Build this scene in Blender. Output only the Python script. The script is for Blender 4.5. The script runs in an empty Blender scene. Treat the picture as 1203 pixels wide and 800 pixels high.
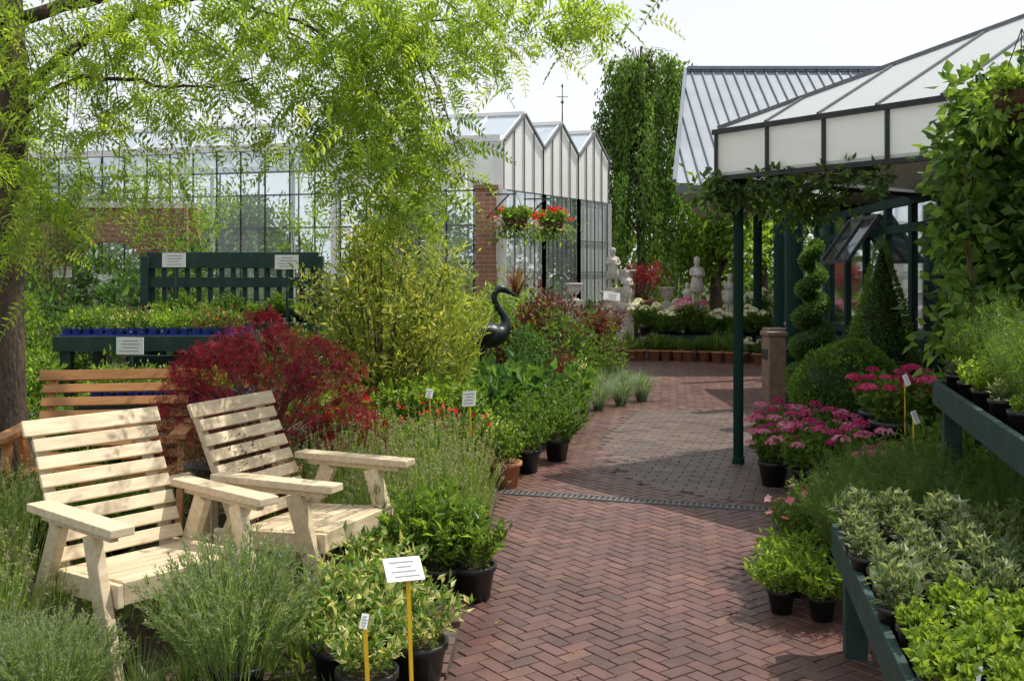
import bpy, math, random
import numpy as np
from mathutils import Vector, Matrix
rng=np.random.default_rng(7); random.seed(7)
S=bpy.context.scene
COL=S.collection
# ---------------------------------------------------------------- materials
def newmat(name):
    m=bpy.data.materials.new(name); m.use_nodes=True
    nt=m.node_tree; nt.nodes.clear()
    return m,nt,nt.nodes,nt.links
def noisy(name,c1,c2,scale=8,rough=.7,bump=.2,metal=0.,detail=6,stretch=(1,1,1),spec=.4,tint=False,bdist=.01):
    m,nt,N,K=newmat(name)
    o=N.new('ShaderNodeOutputMaterial'); p=N.new('ShaderNodeBsdfPrincipled'); K.new(p.outputs[0],o.inputs[0])
    tc=N.new('ShaderNodeTexCoord'); mp=N.new('ShaderNodeMapping'); mp.inputs['Scale'].default_value=stretch
    K.new(tc.outputs['Object'],mp.inputs[0])
    n=N.new('ShaderNodeTexNoise'); n.inputs['Scale'].default_value=scale; n.inputs['Detail'].default_value=detail; n.inputs['Roughness'].default_value=.65
    K.new(mp.outputs[0],n.inputs['Vector'])
    r=N.new('ShaderNodeValToRGB'); r.color_ramp.elements[0].position=.32; r.color_ramp.elements[1].position=.68
    r.color_ramp.elements[0].color=(*c1,1); r.color_ramp.elements[1].color=(*c2,1)
    K.new(n.outputs['Fac'],r.inputs[0])
    src=r.outputs[0]
    if tint:
        a=N.new('ShaderNodeAttribute'); a.attribute_name='tint'
        mx=N.new('ShaderNodeMix'); mx.data_type='RGBA'; mx.blend_type='MULTIPLY'; mx.inputs[0].default_value=1
        K.new(src,mx.inputs[6]); K.new(a.outputs['Color'],mx.inputs[7]); src=mx.outputs[2]
    K.new(src,p.inputs['Base Color'])
    p.inputs['Roughness'].default_value=rough; p.inputs['Metallic'].default_value=metal
    p.inputs['Specular IOR Level'].default_value=spec
    if bump>0:
        n2=N.new('ShaderNodeTexNoise'); n2.inputs['Scale'].default_value=scale*5; n2.inputs['Detail'].default_value=4
        K.new(mp.outputs[0],n2.inputs['Vector'])
        b=N.new('ShaderNodeBump'); b.inputs['Strength'].default_value=bump; b.inputs['Distance'].default_value=bdist
        K.new(n2.outputs['Fac'],b.inputs['Height']); K.new(b.outputs[0],p.inputs['Normal'])
    return m
def leafmat(name,trans=.45,rough=.45,spec=.35,gain=(1,1,1),tg=(1.9,1.75,.9,1)):
    m,nt,N,K=newmat(name)
    o=N.new('ShaderNodeOutputMaterial'); p=N.new('ShaderNodeBsdfPrincipled'); t=N.new('ShaderNodeBsdfTranslucent'); mx=N.new('ShaderNodeMixShader')
    a=N.new('ShaderNodeAttribute'); a.attribute_name='tint'
    g0=N.new('ShaderNodeMix'); g0.data_type='RGBA'; g0.blend_type='MULTIPLY'; g0.inputs[0].default_value=1; g0.inputs[7].default_value=(*gain,1)
    K.new(a.outputs['Color'],g0.inputs[6])
    g=N.new('ShaderNodeMix'); g.data_type='RGBA'; g.blend_type='MULTIPLY'; g.inputs[0].default_value=1
    g.inputs[7].default_value=tg
    K.new(g0.outputs[2],p.inputs['Base Color']); K.new(g0.outputs[2],g.inputs[6]); K.new(g.outputs[2],t.inputs['Color'])
    p.inputs['Roughness'].default_value=rough; p.inputs['Specular IOR Level'].default_value=spec
    mx.inputs[0].default_value=trans
    K.new(p.outputs[0],mx.inputs[1]); K.new(t.outputs[0],mx.inputs[2]); K.new(mx.outputs[0],o.inputs[0])
    return m
def glassmat(name,tr=.75,col=(.75,.85,.85),haze=0.,hazecol=(.8,.85,.88),tl_=.5):
    m,nt,N,K=newmat(name)
    o=N.new('ShaderNodeOutputMaterial'); t=N.new('ShaderNodeBsdfTransparent'); g=N.new('ShaderNodeBsdfGlossy'); d=N.new('ShaderNodeBsdfDiffuse'); tl=N.new('ShaderNodeBsdfTranslucent')
    t.inputs[0].default_value=(*col,1); g.inputs['Roughness'].default_value=.04; g.inputs[0].default_value=(.9,.95,1,1)
    d.inputs[0].default_value=(*hazecol,1); tl.inputs[0].default_value=(*hazecol,1)
    a=N.new('ShaderNodeMixShader'); fr=N.new('ShaderNodeFresnel'); fr.inputs[0].default_value=1.5
    K.new(fr.outputs[0],a.inputs[0]); K.new(t.outputs[0],a.inputs[1]); K.new(g.outputs[0],a.inputs[2])
    b=N.new('ShaderNodeMixShader'); b.inputs[0].default_value=tl_; K.new(d.outputs[0],b.inputs[1]); K.new(tl.outputs[0],b.inputs[2])
    c=N.new('ShaderNodeMixShader'); c.inputs[0].default_value=haze; K.new(a.outputs[0],c.inputs[1]); K.new(b.outputs[0],c.inputs[2])
    K.new(c.outputs[0],o.inputs[0]); return m
def brickmat(name):
    m,nt,N,K=newmat(name)
    o=N.new('ShaderNodeOutputMaterial'); p=N.new('ShaderNodeBsdfPrincipled'); K.new(p.outputs[0],o.inputs[0])
    tc=N.new('ShaderNodeTexCoord'); sp=N.new('ShaderNodeSeparateXYZ'); ad=N.new('ShaderNodeMath'); cb=N.new('ShaderNodeCombineXYZ')
    K.new(tc.outputs['Object'],sp.inputs[0]); K.new(sp.outputs[0],ad.inputs[0]); K.new(sp.outputs[1],ad.inputs[1])
    K.new(ad.outputs[0],cb.inputs[0]); K.new(sp.outputs[2],cb.inputs[1])
    b=N.new('ShaderNodeTexBrick'); b.inputs['Scale'].default_value=1; b.inputs['Brick Width'].default_value=.225; b.inputs['Row Height'].default_value=.075; b.inputs['Mortar Size'].default_value=.006
    b.inputs['Color1'].default_value=(.36,.17,.10,1); b.inputs['Color2'].default_value=(.27,.125,.08,1); b.inputs['Mortar'].default_value=(.38,.33,.27,1)
    K.new(cb.outputs[0],b.inputs['Vector'])
    n=N.new('ShaderNodeTexNoise'); n.inputs['Scale'].default_value=3
    mx=N.new('ShaderNodeMix'); mx.data_type='RGBA'; mx.blend_type='OVERLAY'; mx.inputs[0].default_value=.5
    K.new(b.outputs[0],mx.inputs[6]); K.new(n.outputs['Fac'],mx.inputs[7]); K.new(mx.outputs[2],p.inputs['Base Color']); p.inputs['Roughness'].default_value=.9
    bp=N.new('ShaderNodeBump'); bp.inputs['Strength'].default_value=.4; bp.inputs['Distance'].default_value=.01; bp.invert=True
    K.new(b.outputs['Fac'],bp.inputs['Height']); K.new(bp.outputs[0],p.inputs['Normal'])
    return m
M={}
M['leaf']=leafmat('leaf_surface',gain=(1.45,1.42,1.2)); M['tleaf']=leafmat('tree_leaf_surface',.62,gain=(1.45,1.42,1.1),tg=(1.85,1.8,.95,1)); M['petal']=leafmat('petal_surface',.3,.6,.2)
M['rleaf']=leafmat('red_leaf_surface',.4,.5,.3,gain=(1.1,1,1),tg=(1.7,1.1,1.1,1))
M['bark']=noisy('bark',(.04,.03,.022),(.12,.09,.065),10,.95,1,stretch=(1,1,.25),bdist=.03)
M['stem']=noisy('woody_stem',(.07,.05,.03),(.15,.11,.06),20,.9,.3)
M['wood']=noisy('pale_timber',(.54,.42,.27),(.76,.64,.45),7,.6,.2,stretch=(1,6,6),tint=True,bdist=.004)
M['owood']=noisy('orange_timber',(.34,.15,.05),(.46,.22,.085),7,.5,.15,stretch=(1,6,6),tint=True,bdist=.004)
M['green']=noisy('dark_green_paint',(.006,.026,.020),(.010,.036,.028),12,.75,.1,spec=.15)
M['gsoft']=noisy('weathered_green_stain',(.010,.034,.030),(.024,.06,.05),9,.7,.3,stretch=(1,1,1))
M['soil']=noisy('soil',(.035,.023,.015),(.10,.07,.045),14,1,.9,bdist=.03)
M['terra']=noisy('terracotta',(.36,.15,.075),(.46,.22,.12),15,.85,.2)
M['plastic']=noisy('black_plastic',(.012,.012,.013),(.022,.022,.022),20,.4,.1)
M['blue']=noisy('blue_plastic',(.015,.035,.22),(.02,.05,.32),20,.4,.1)
M['brick']=brickmat('wall_brick')
M['paver']=noisy('clay_paver',(.6,.56,.54),(1,.97,.95),4,.5,.5,tint=True,spec=.55,bdist=.004)
M['mortar']=noisy('joint_sand',(.05,.036,.031),(.095,.068,.058),30,1,.5)
M['glass']=glassmat('clear_glazing',col=(.82,.9,.9),haze=.14)
M['shopglass']=glassmat('shop_glazing',col=(.6,.68,.66),haze=.02)
M['milky']=glassmat('hazy_glazing',col=(.82,.9,.9),haze=.5,hazecol=(.85,.88,.88))
M['roofglass']=glassmat('roof_glazing',col=(.75,.83,.88),haze=.5,hazecol=(.70,.79,.86))
M['poly']=glassmat('opal_panel',haze=.96,hazecol=(.92,.92,.87),tl_=.35)
M['canopyroof']=glassmat('canopy_roof_panel',haze=.96,hazecol=(.66,.69,.71))
M['white']=noisy('white_paint',(.74,.74,.72),(.84,.84,.82),5,.5,.05)
M['cream']=noisy('cream_panel',(.62,.62,.52),(.74,.73,.64),3,.6,.05)
M['stone']=noisy('cast_stone',(.48,.44,.38),(.72,.68,.62),12,.9,.5)
M['bstone']=noisy('brown_stone',(.16,.1,.075),(.27,.18,.13),8,.8,.3)
M['dark']=noisy('dark_frame',(.02,.022,.024),(.04,.042,.045),8,.5,.05)
M['gbar']=noisy('grey_glazing_bar',(.10,.11,.12),(.15,.16,.17),8,.5,.05)
M['rib']=noisy('roof_rib',(.16,.19,.23),(.2,.235,.28),4,.6,.02)
M['metal']=noisy('steel_roof',(.235,.265,.30),(.30,.335,.375),1.2,.6,.03,metal=.1,spec=.25)
M['bronze']=noisy('dark_bronze',(.02,.024,.028),(.055,.065,.07),9,.38,.2,metal=.6)
M['card']=noisy('white_card',(.78,.78,.76),(.84,.84,.82),5,.5,0)
M['ink']=noisy('grey_print',(.3,.3,.32),(.36,.36,.38),5,.6,0)
M['yellow']=noisy('yellow_plastic',(.75,.45,.02),(.85,.55,.03),5,.4,0)
M['grate']=noisy('cast_iron',(.02,.02,.022),(.05,.05,.052),20,.5,.3,metal=.3)
M['grateg']=noisy('galvanised_grate',(.10,.10,.10),(.17,.165,.16),20,.55,.3,metal=.2)
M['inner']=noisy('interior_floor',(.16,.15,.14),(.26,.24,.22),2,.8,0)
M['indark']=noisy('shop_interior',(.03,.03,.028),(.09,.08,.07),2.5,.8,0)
M['basket']=noisy('coir_basket',(.07,.035,.02),(.16,.08,.045),30,1,1,bdist=.02)
# ---------------------------------------------------------------- mesh builder
class B:
    def __init__(s): s.V=[];s.F=[];s.MI=[];s.C=[];s.n=0
    def add(s,v,f,mat=0,col=(1,1,1)):
        v=np.asarray(v,float).reshape(-1,3); k=len(v)
        s.V.append(v); n=s.n
        s.F.extend([tuple(i+n for i in q) for q in f]); s.MI.extend([mat]*len(f))
        c=np.asarray(col,float)
        if c.ndim==1: c=np.tile(c,(k,1))
        s.C.append(c); s.n+=k; return s
    def quads(s,v,mat=0,col=(1,1,1)):
        v=np.asarray(v,float); n=len(v); 
        if n==0: return s
        base=s.n; idx=(np.arange(n*4).reshape(n,4)+base).tolist()
        s.V.append(v.reshape(-1,3)); s.F.extend(map(tuple,idx)); s.MI.extend([mat]*n)
        c=np.asarray(col,float)
        if c.ndim==1: c=np.tile(c,(n*4,1))
        elif len(c)==n: c=np.repeat(c,4,0)
        s.C.append(c); s.n+=n*4; return s
    def box(s,c,size,rz=0,rx=0,ry=0,mat=0,col=(1,1,1),bev=0):
        sx,sy,sz=[q/2 for q in size]
        R=Matrix.Rotation(rz,3,'Z')@Matrix.Rotation(rx,3,'X')@Matrix.Rotation(ry,3,'Y')
        R=np.array(R)
        v=np.array([(x*sx,y*sy,z*sz) for z in(-1,1) for x,y in((-1,-1),(1,-1),(1,1),(-1,1))])@R.T+np.array(c)
        return s.add(v,[(3,2,1,0),(4,5,6,7),(0,1,5,4),(1,2,6,5),(2,3,7,6),(3,0,4,7)],mat,col)
    def beam(s,p0,p1,w,h=None,mat=0,col=(1,1,1),up=(0,0,1)):
        p0=np.array(p0,float);p1=np.array(p1,float);h=w if h is None else h
        d=p1-p0; d=d/np.linalg.norm(d); u=np.array(up,float)
        if abs(d@u)>.98: u=np.array((0,1.,0))
        a=np.cross(d,u);a/=np.linalg.norm(a);b=np.cross(a,d)
        v=[p+a*i*w/2+b*j*h/2 for p in(p0,p1) for i,j in((-1,-1),(1,-1),(1,1),(-1,1))]
        return s.add(v,[(3,2,1,0),(4,5,6,7),(0,1,5,4),(1,2,6,5),(2,3,7,6),(3,0,4,7)],mat,col)
    def tube(s,pts,rad,n=8,mat=0,col=(1,1,1),flat=1):
        pts=np.array(pts,float); k=len(pts)
        rad=np.full(k,rad) if np.isscalar(rad) else np.array(rad,float)
        T=np.gradient(pts,axis=0); T/=np.linalg.norm(T,axis=1)[:,None]+1e-9
        ref=np.array((0,0,1.)) if abs(T[0][2])<.9 else np.array((1.,0,0))
        v=[]
        a=np.cross(T[0],ref);a/=np.linalg.norm(a)
        for i in range(k):
            a=a-T[i]*(a@T[i]); a/=np.linalg.norm(a); b=np.cross(T[i],a)
            for j in range(n):
                t=2*math.pi*j/n; v.append(pts[i]+rad[i]*(a*math.cos(t)*flat+b*math.sin(t)))
        f=[(i*n+j,i*n+(j+1)%n,(i+1)*n+(j+1)%n,(i+1)*n+j) for i in range(k-1) for j in range(n)]
        f.append(tuple(range(n))[::-1]); f.append(tuple((k-1)*n+j for j in range(n)))
        return s.add(v,f,mat,col)
    def lathe(s,prof,c=(0,0,0),n=20,mat=0,col=(1,1,1)):
        v=[];k=len(prof)
        for r,z in prof:
            for j in range(n):
                t=2*math.pi*j/n; v.append((c[0]+r*math.cos(t),c[1]+r*math.sin(t),c[2]+z))
        f=[(i*n+j,i*n+(j+1)%n,(i+1)*n+(j+1)%n,(i+1)*n+j) for i in range(k-1) for j in range(n)]
        f.append(tuple(range(n))[::-1]); f.append(tuple((k-1)*n+j for j in range(n)))
        return s.add(v,f,mat,col)
    def mesh(s,name,mats,smooth=False):
        me=bpy.data.meshes.new(name)
        V=np.concatenate(s.V); me.from_pydata(V.tolist(),[],s.F)
        for m in mats: me.materials.append(M[m])
        me.polygons.foreach_set('material_index',s.MI)
        if smooth: me.polygons.foreach_set('use_smooth',[True]*len(s.F))
        C=np.concatenate(s.C); C=np.hstack([C,np.ones((len(C),1))])
        at=me.color_attributes.new('tint','FLOAT_COLOR','POINT'); at.data.foreach_set('color',C.astype(np.float32).ravel())
        me.update(); return me
def obj(name,me,parent=None,loc=(0,0,0),rz=0,sc=1,label=None,cat=None,group=None,kind=None):
    o=bpy.data.objects.new(name,me); COL.objects.link(o)
    o.location=loc; o.rotation_euler=(0,0,rz); o.scale=(sc,sc,sc) if np.isscalar(sc) else sc
    if parent: o.parent=parent
    if label:o['label']=label
    if cat:o['category']=cat
    if group:o['group']=group
    if kind:o['kind']=kind
    return o
def thing(name,parts,label,cat,loc=(0,0,0),rz=0,sc=1,group=None,kind=None,bevel=0):
    e=obj(name,None,None,loc,rz,sc,label,cat,group,kind); e.empty_display_size=.2
    for pn,me in parts:
        o=obj(pn,me,e)
        if bevel:
            md=o.modifiers.new('bevel','BEVEL'); md.width=bevel; md.segments=2
    return e
def norm(a): return a/(np.linalg.norm(a,axis=-1,keepdims=True)+1e-9)
def pick(cols,n,var=.25):
    cols=np.array(cols,float); c=cols[rng.integers(0,len(cols),n)]
    return c*(1+var*rng.uniform(-1,1,(n,1)))
def leaves(b,P,D,L,W,C,mat=0,N=None,bend=.15):
    n=len(P)
    if n==0: return
    D=norm(D); N=rng.normal(size=(n,3)) if N is None else N+rng.normal(size=(n,3))*.25
    Sd=norm(np.cross(D,N)); N=norm(np.cross(Sd,D))
    L=np.asarray(L)*rng.uniform(.7,1.2,n); L=L[:,None]; W=L*(W if np.isscalar(W) else W[:,None])
    q=np.stack([P,P+D*L*.45+Sd*W/2+N*L*.06,P+D*L-N*L*bend,P+D*L*.45-Sd*W/2+N*L*.06],1)
    b.quads(q,mat,C)
def clumps(k,rx,ry,rz,cz,r,lo=.45,hi=.95,upper=-1):
    d=norm(rng.normal(size=(k,3))); 
    d[:,2]=np.maximum(d[:,2],upper)
    return np.hstack([d*rng.uniform(lo,hi,(k,1))*np.array([rx,ry,rz])+np.array([0,0,cz]),np.full((k,1),r)*rng.uniform(.6,1.3,(k,1))])
def cloud(b,n,cl,L,W,cols,mat=0,up=.3,var=.3,lobes=1,flat=1):
    i=rng.integers(0,len(cl),n); c=cl[i]
    o=rng.normal(size=(n,3))*.5; o[:,2]*=flat; P=c[:,:3]+o*c[:,3:4]
    if flat<1: P[:,2]-=1.2*(o[:,0]**2+o[:,1]**2)*c[:,3]
    D=o+rng.normal(size=(n,3))*.5+np.array([0,0,up]); C=pick(cols,n,var)*(1+.2*np.sin(i*12.9))[:,None]
    if lobes==1: leaves(b,P,D,np.full(n,L),W,C,mat)
    else:
        D=norm(D); N=norm(np.cross(D,rng.normal(size=(n,3)))); T=np.cross(D,N)
        for a in np.linspace(-1.3,1.3,lobes):
            leaves(b,P,D*math.cos(a)+T*math.sin(a),np.full(n,L*(1-.25*abs(a))),W,C,mat,N=N*3)
def stems_to(b,cl,base=(0,0,0),r=.008,mat=1,col=(1,1,1),spread=.02):
    for c in cl:
        p0=np.array(base)+rng.normal(size=3)*[spread,spread,0]; p2=c[:3]; p1=(p0+p2)/2+np.array([0,0,.12])*np.linalg.norm(p2-p0)
        p1[:2]=p0[:2]*.6+p2[:2]*.4
        t=np.linspace(0,1,5)[:,None]; pts=(1-t)**2*p0+2*t*(1-t)*p1+t*t*p2
        b.tube(pts,np.linspace(r,r*.35,5),5,mat,col)
def stemplant(m,h,r,L,W,k,cols,base=.12,tip=None,tipL=.03,tipW=.5,tipn=5,stemcol=(.07,.1,.03),outk=.7,z0=0,t0=.15,sw=.004,lean=.5,hv=.35,var=.3):
    b=B()
    a=rng.uniform(0,2*np.pi,m); q=np.sqrt(rng.uniform(0,1,m))
    p0=np.stack([np.cos(a)*base*q,np.sin(a)*base*q,np.full(m,z0)],1)
    hh=h*(1-hv*rng.uniform(0,1,m))*(1-.35*q**2)
    p2=np.stack([np.cos(a)*r*q,np.sin(a)*r*q,hh+z0],1)+rng.normal(size=(m,3))*[r*.08,r*.08,0]
    p1=p0*lean+p2*(1-lean); p1[:,2]=z0+hh*.62
    def at(t): 
        t=t[...,None]; return (1-t)**2*p0[:,None]+2*t*(1-t)*p1[:,None]+t*t*p2[:,None]
    tt=np.tile(np.linspace(0,1,5),(m,1)); pts=at(tt)
    sd=norm(np.cross(p2-p0,rng.normal(size=(m,3))))*sw/2
    for i in range(4):
        qd=np.stack([pts[:,i]-sd,pts[:,i]+sd,pts[:,i+1]+sd*.7,pts[:,i+1]-sd*.7],1); b.quads(qd,0,pick([stemcol],m,.2))
    if k>0:
        t=rng.uniform(t0,1,(m,k)); P=at(t); T=at(np.minimum(t+.05,1.05))-P
        D=norm(T)*1.0+norm(rng.normal(size=P.shape))*outk
        n=m*k; leaves(b,P.reshape(n,3),D.reshape(n,3),np.full(n,L),W,pick(cols,n,var))
    if tip is not None:
        t=rng.uniform(.9,1.04,(m,tipn)); P=at(t); D=norm(rng.normal(size=P.shape))+norm(p2-p1)[:,None]*1.
        n=m*tipn; leaves(b,P.reshape(n,3),D.reshape(n,3),np.full(n,tipL),tipW,pick(tip,n,.25),0)
    return b
def grass(m,h,r,w,cols,arch=.5,base=.05,b=None,z0=0,hv=.4,seg=5):
    b=b or B()
    a=rng.uniform(0,2*np.pi,m); q=rng.uniform(.15,1,m); R=r*q
    hh=h*(1-hv*rng.uniform(0,1,m))*(1-.3*q)
    sd=np.stack([-np.sin(a),np.cos(a),0*a],1)*w/2; C=pick(cols,m,.3)
    prev=None
    for i in range(seg+1):
        t=i/seg; rad=base*q+R*t**1.6; z=z0+hh*(t*(1+arch)-arch*t**3)*1.0
        p=np.stack([np.cos(a)*rad,np.sin(a)*rad,z],1); s=sd*(1-t*.9)
        if prev is not None: b.quads(np.stack([prev[0]-prev[1],prev[0]+prev[1],p+s,p-s],1),0,C)
        prev=(p,s)
    return b
def flowers(b,P,size,cols,mat=0,petals=5,up=.8,center=None,N=None):
    n=len(P); N=norm((rng.normal(size=(n,3))*.6+np.array([0,0,up])) if N is None else N+rng.normal(size=(n,3))*.3); T=norm(np.cross(N,rng.normal(size=(n,3)))); U=np.cross(N,T); C=pick(cols,n,.25)
    for k in range(petals):
        a=2*math.pi*k/petals; D=T*math.cos(a)+U*math.sin(a)+N*.25
        leaves(b,P,D,np.full(n,size),.75,C,mat,N=N*4,bend=.05)
    if center is not None: leaves(b,P+N*size*.1,N,np.full(n,size*.35),.8,pick([center],n),mat)
def sprays(b,P,D,L,pairs,ll,lw,cols,mat=0,droop=.35):
    n=len(P); D=norm(D); N=norm(np.cross(D,rng.normal(size=(n,3)))+np.array([0,0,.8])); Sd=norm(np.cross(D,N)); L=L*rng.uniform(.6,1.2,n); C=pick(cols,n,.3)
    def at(t): return P+D*(L*t)[:,None]+np.array([0,0,-1.])*(L*droop*t*t)[:,None]
    w=Sd*.0022
    for i in range(3):
        a=at(i/3);c=at((i+1)/3); b.quads(np.stack([a-w,a+w,c+w,c-w],1),mat,C*.8)
    for i in range(pairs):
        t=(i+.6)/pairs; p=at(t); k=ll*(math.sin(math.pi*min(1,.15+t*.85)))**.6
        for sg in(-1,1): leaves(b,p,Sd*sg+D*.45+N*rng.uniform(-.2,.2,(n,1)),np.full(n,k),lw,C*rng.uniform(.85,1.15,(n,1)),mat,N=N*3)
def pot_mesh(r,h,mat):
    b=B(); b.lathe([(r*.72,0),(r*.95,h*.84),(r,h*.84),(r*1.05,h*.86),(r*1.05,h),(r*.93,h),(r*.9,h*.9)],n=20)
    b.lathe([(r*.9,h*.88),(r*.5,h*.92),(.001,h*.93)],n=20,mat=1)
    return b.mesh('pot',[mat,'soil'],True)
PB=pot_mesh(.11,.18,'plastic'); PBs=pot_mesh(.065,.11,'plastic'); PT=pot_mesh(.12,.2,'terra'); PTl=pot_mesh(.22,.34,'terra'); PBl=pot_mesh(.18,.26,'plastic')
# ---------------------------------------------------------------- world, sun, camera
SUN=Vector((.44,.18,.85)).normalized()
el=math.asin(SUN.z); az=math.atan2(SUN.x,SUN.y)
w=bpy.data.worlds.new('World'); S.world=w; w.use_nodes=True; N=w.node_tree.nodes; K=w.node_tree.links
bg=N['Background']; sky=N.new('ShaderNodeTexSky'); sky.sky_type='NISHITA'; sky.sun_disc=False; sky.sun_elevation=el; sky.sun_rotation=az; sky.dust_density=4; sky.air_density=1.1
tc=N.new('ShaderNodeTexCoord'); mp=N.new('ShaderNodeMapping'); mp.inputs['Scale'].default_value=(1,1,3); nz=N.new('ShaderNodeTexNoise'); nz.inputs['Scale'].default_value=1.6; nz.inputs['Detail'].default_value=5
rp=N.new('ShaderNodeValToRGB'); rp.color_ramp.elements[0].position=.3; rp.color_ramp.elements[0].color=(.6,.6,.6,1); rp.color_ramp.elements[1].position=.62; rp.color_ramp.elements[1].color=(.97,.97,.97,1)
mx=N.new('ShaderNodeMix'); mx.data_type='RGBA'; mx.inputs[7].default_value=(6.7,6.9,7.2,1)
K.new(tc.outputs['Generated'],mp.inputs[0]); K.new(mp.outputs[0],nz.inputs['Vector']); K.new(nz.outputs['Fac'],rp.inputs[0]); K.new(rp.outputs[0],mx.inputs[0]); K.new(sky.outputs[0],mx.inputs[6]); K.new(mx.outputs[2],bg.inputs[0])
bg.inputs[1].default_value=.15
sl=bpy.data.lights.new('sun','SUN'); sl.energy=5; sl.angle=math.radians(.5); sl.color=(1,.94,.83)
so=bpy.data.objects.new('sun',sl); COL.objects.link(so); so.rotation_euler=(-SUN).to_track_quat('-Z','Y').to_euler()
cam=bpy.data.cameras.new('camera'); co=bpy.data.objects.new('camera',cam); COL.objects.link(co); S.camera=co
co.location=(0,0,1.6); co.rotation_euler=(math.pi/2,0,0); cam.sensor_width=36; cam.lens=35.3; cam.shift_y=-.0665; cam.clip_end=1000; cam.clip_start=.05
S.view_settings.view_transform='Standard'; S.view_settings.look='None'; S.view_settings.exposure=0
# ---------------------------------------------------------------- ground and paving
b=B(); b.add([(-150,-60,0),(150,-60,0),(150,250,0),(-150,250,0)],[(0,1,2,3)]); obj('ground',b.mesh('ground',['soil']),kind='structure')
def inside(poly,x,y):
    c=False;n=len(poly)
    for i in range(n):
        x1,y1=poly[i];x2,y2=poly[i-1]
        if (y1>y)!=(y2>y) and x<(x2-x1)*(y-y1)/(y2-y1)+x1: c=not c
    return c
left=[(-.5,1.2),(-.33,3.2),(-.255,3.93),(-.23,4.5),(-.17,5.4),(-.14,6.3),(-.08,7.9),(.2,8.8),(.62,10),(.95,12),(1.6,13.4),(1.75,15),(1.4,17.5),(1.4,23.5)]
path=left+[(12,23.5),(12,1.2)]
redpoly=left+[(5.2,23.5),(5.2,12),(3.6,8),(3.3,1.2)]
grey=[(1.45,11.6),(1.2,10.9),(.95,10),(.82,9.2),(.8,8.4),(.88,7.8),(1.05,7.45),(1.47,7.05),(1.95,6.84),(3.5,6.4),(3.6,8),(3.6,11.6)]
b=B(); b.add([(x,y,.004) for x,y in path],[tuple(range(len(path)))]); obj('paving_bed',b.mesh('paving_bed',['mortar']),kind='structure')
def brick(b,cx,cy,l,wd,ang,col,z=.004,h=.007):
    g=.0018; ca,sa=math.cos(ang),math.sin(ang); hl,hw=l/2-g,wd/2-g; zz=z+h+random.uniform(-.001,.001); tx,ty=random.uniform(-.001,.001),random.uniform(-.001,.001)
    v=[]
    for e,zq in((0,z),(.003,zz)):
        for sx,sy in((-1,-1),(1,-1),(1,1),(-1,1)):
            x=(hl-e)*sx;y=(hw-e)*sy; v.append((cx+x*ca-y*sa,cy+x*sa+y*ca,zq+(tx*sx+ty*sy if e else 0)))
    b.add(v,[(4,5,6,7),(0,1,5,4),(1,2,6,5),(2,3,7,6),(3,0,4,7)],0,col)
reds=[(.148,.074,.063),(.162,.080,.067),(.132,.070,.061),(.17,.09,.075),(.12,.066,.060),(.15,.08,.071),(.14,.077,.070)]
b=B(); u=.074; th=math.radians(45-9); ca,sa=math.cos(th),math.sin(th)
for i in range(-70,450):
    for j in range(-370,370):
        k=(i-j)%4
        if k not in(0,3): continue
        if k==0: lx,ly,a=(i+1)*u,(j+.5)*u,th
        else: lx,ly,a=(i+.5)*u,(j+1)*u,th+math.pi/2
        x=lx*ca-ly*sa+0; y=lx*sa+ly*ca+0
        if y<1.3 or y>23.4 or x<-.6 or x>5.1: continue
        if not inside(redpoly,x,y) or inside(grey,x,y): continue
        c=np.array(random.choice(reds))*random.uniform(.9,1.12); c=c*(1+.14*math.sin(x*1.7+1)*math.sin(y*1.1)+.07*math.sin(x*4.1+y*3.3)); brick(b,x,y,2*u,u,a,c)
obj('brick_path',b.mesh('brick_path',['paver']),kind='structure')
b=B()
ga=math.radians(-17); ca,sa=math.cos(ga),math.sin(ga)
for i in range(-36,60):
    for j in range(-90,150):
        lx=(i+.5*(j%2))*.17; ly=j*.09; x=lx*ca-ly*sa+1.5; y=lx*sa+ly*ca+7
        if inside(grey,x,y): 
            brick(b,x,y,.17,.09,ga,np.array(random.choice([(.14,.105,.09),(.16,.118,.10),(.125,.093,.082),(.155,.10,.085)]))*random.uniform(.85,1.08),h=.006)
obj('grey_paving',b.mesh('grey_paving',['paver']),kind='structure')
b=B()
for i in range(len(left)-1):
    p=np.array(left[i]);q=np.array(left[i+1]);L=np.linalg.norm(q-p);d=(q-p)/L; a=math.atan2(d[1],d[0])
    for k in range(int(L/.1)):
        c=p+d*(k*.1+.05)+np.array([-d[1],d[0]])*.1; brick(b,c[0],c[1],.1,.2,a,np.array(random.choice([(.16,.13,.11),(.16,.10,.085)]))*random.uniform(.8,1.1),h=.03)
obj('path_edging',b.mesh('path_edging',['paver']),kind='structure')
b=B(); p0=np.array([-.24,7.31,0]);p1=np.array([2.6,6.46,0]);d=(p1-p0);L=np.linalg.norm(d);d/=L;nn=np.array([-d[1],d[0],0])
b.beam(p0+[0,0,.008],p1+[0,0,.008],.10,.012)
for s_ in(-.055,.055): b.beam(p0+nn*s_+[0,0,.011],p1+nn*s_+[0,0,.011],.014,.016,mat=1)
for k in range(int(L/.04)): 
    c=p0+d*(k*.04+.01)+[0,0,.015]; b.beam(c-nn*.046,c+nn*.046,.020,.005,mat=1)
obj('drain_grate',b.mesh('drain_grate',['grate','grateg']),label='long grey slotted drain grate across the brick path',cat='drain')
b=B(); n=520; P=np.stack([rng.uniform(-.1,1.9,n),rng.uniform(3.2,13,n),np.full(n,.016)],1); P=P[np.array([inside(redpoly,p[0]-.0,p[1]) for p in P])]; n=len(P)
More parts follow.
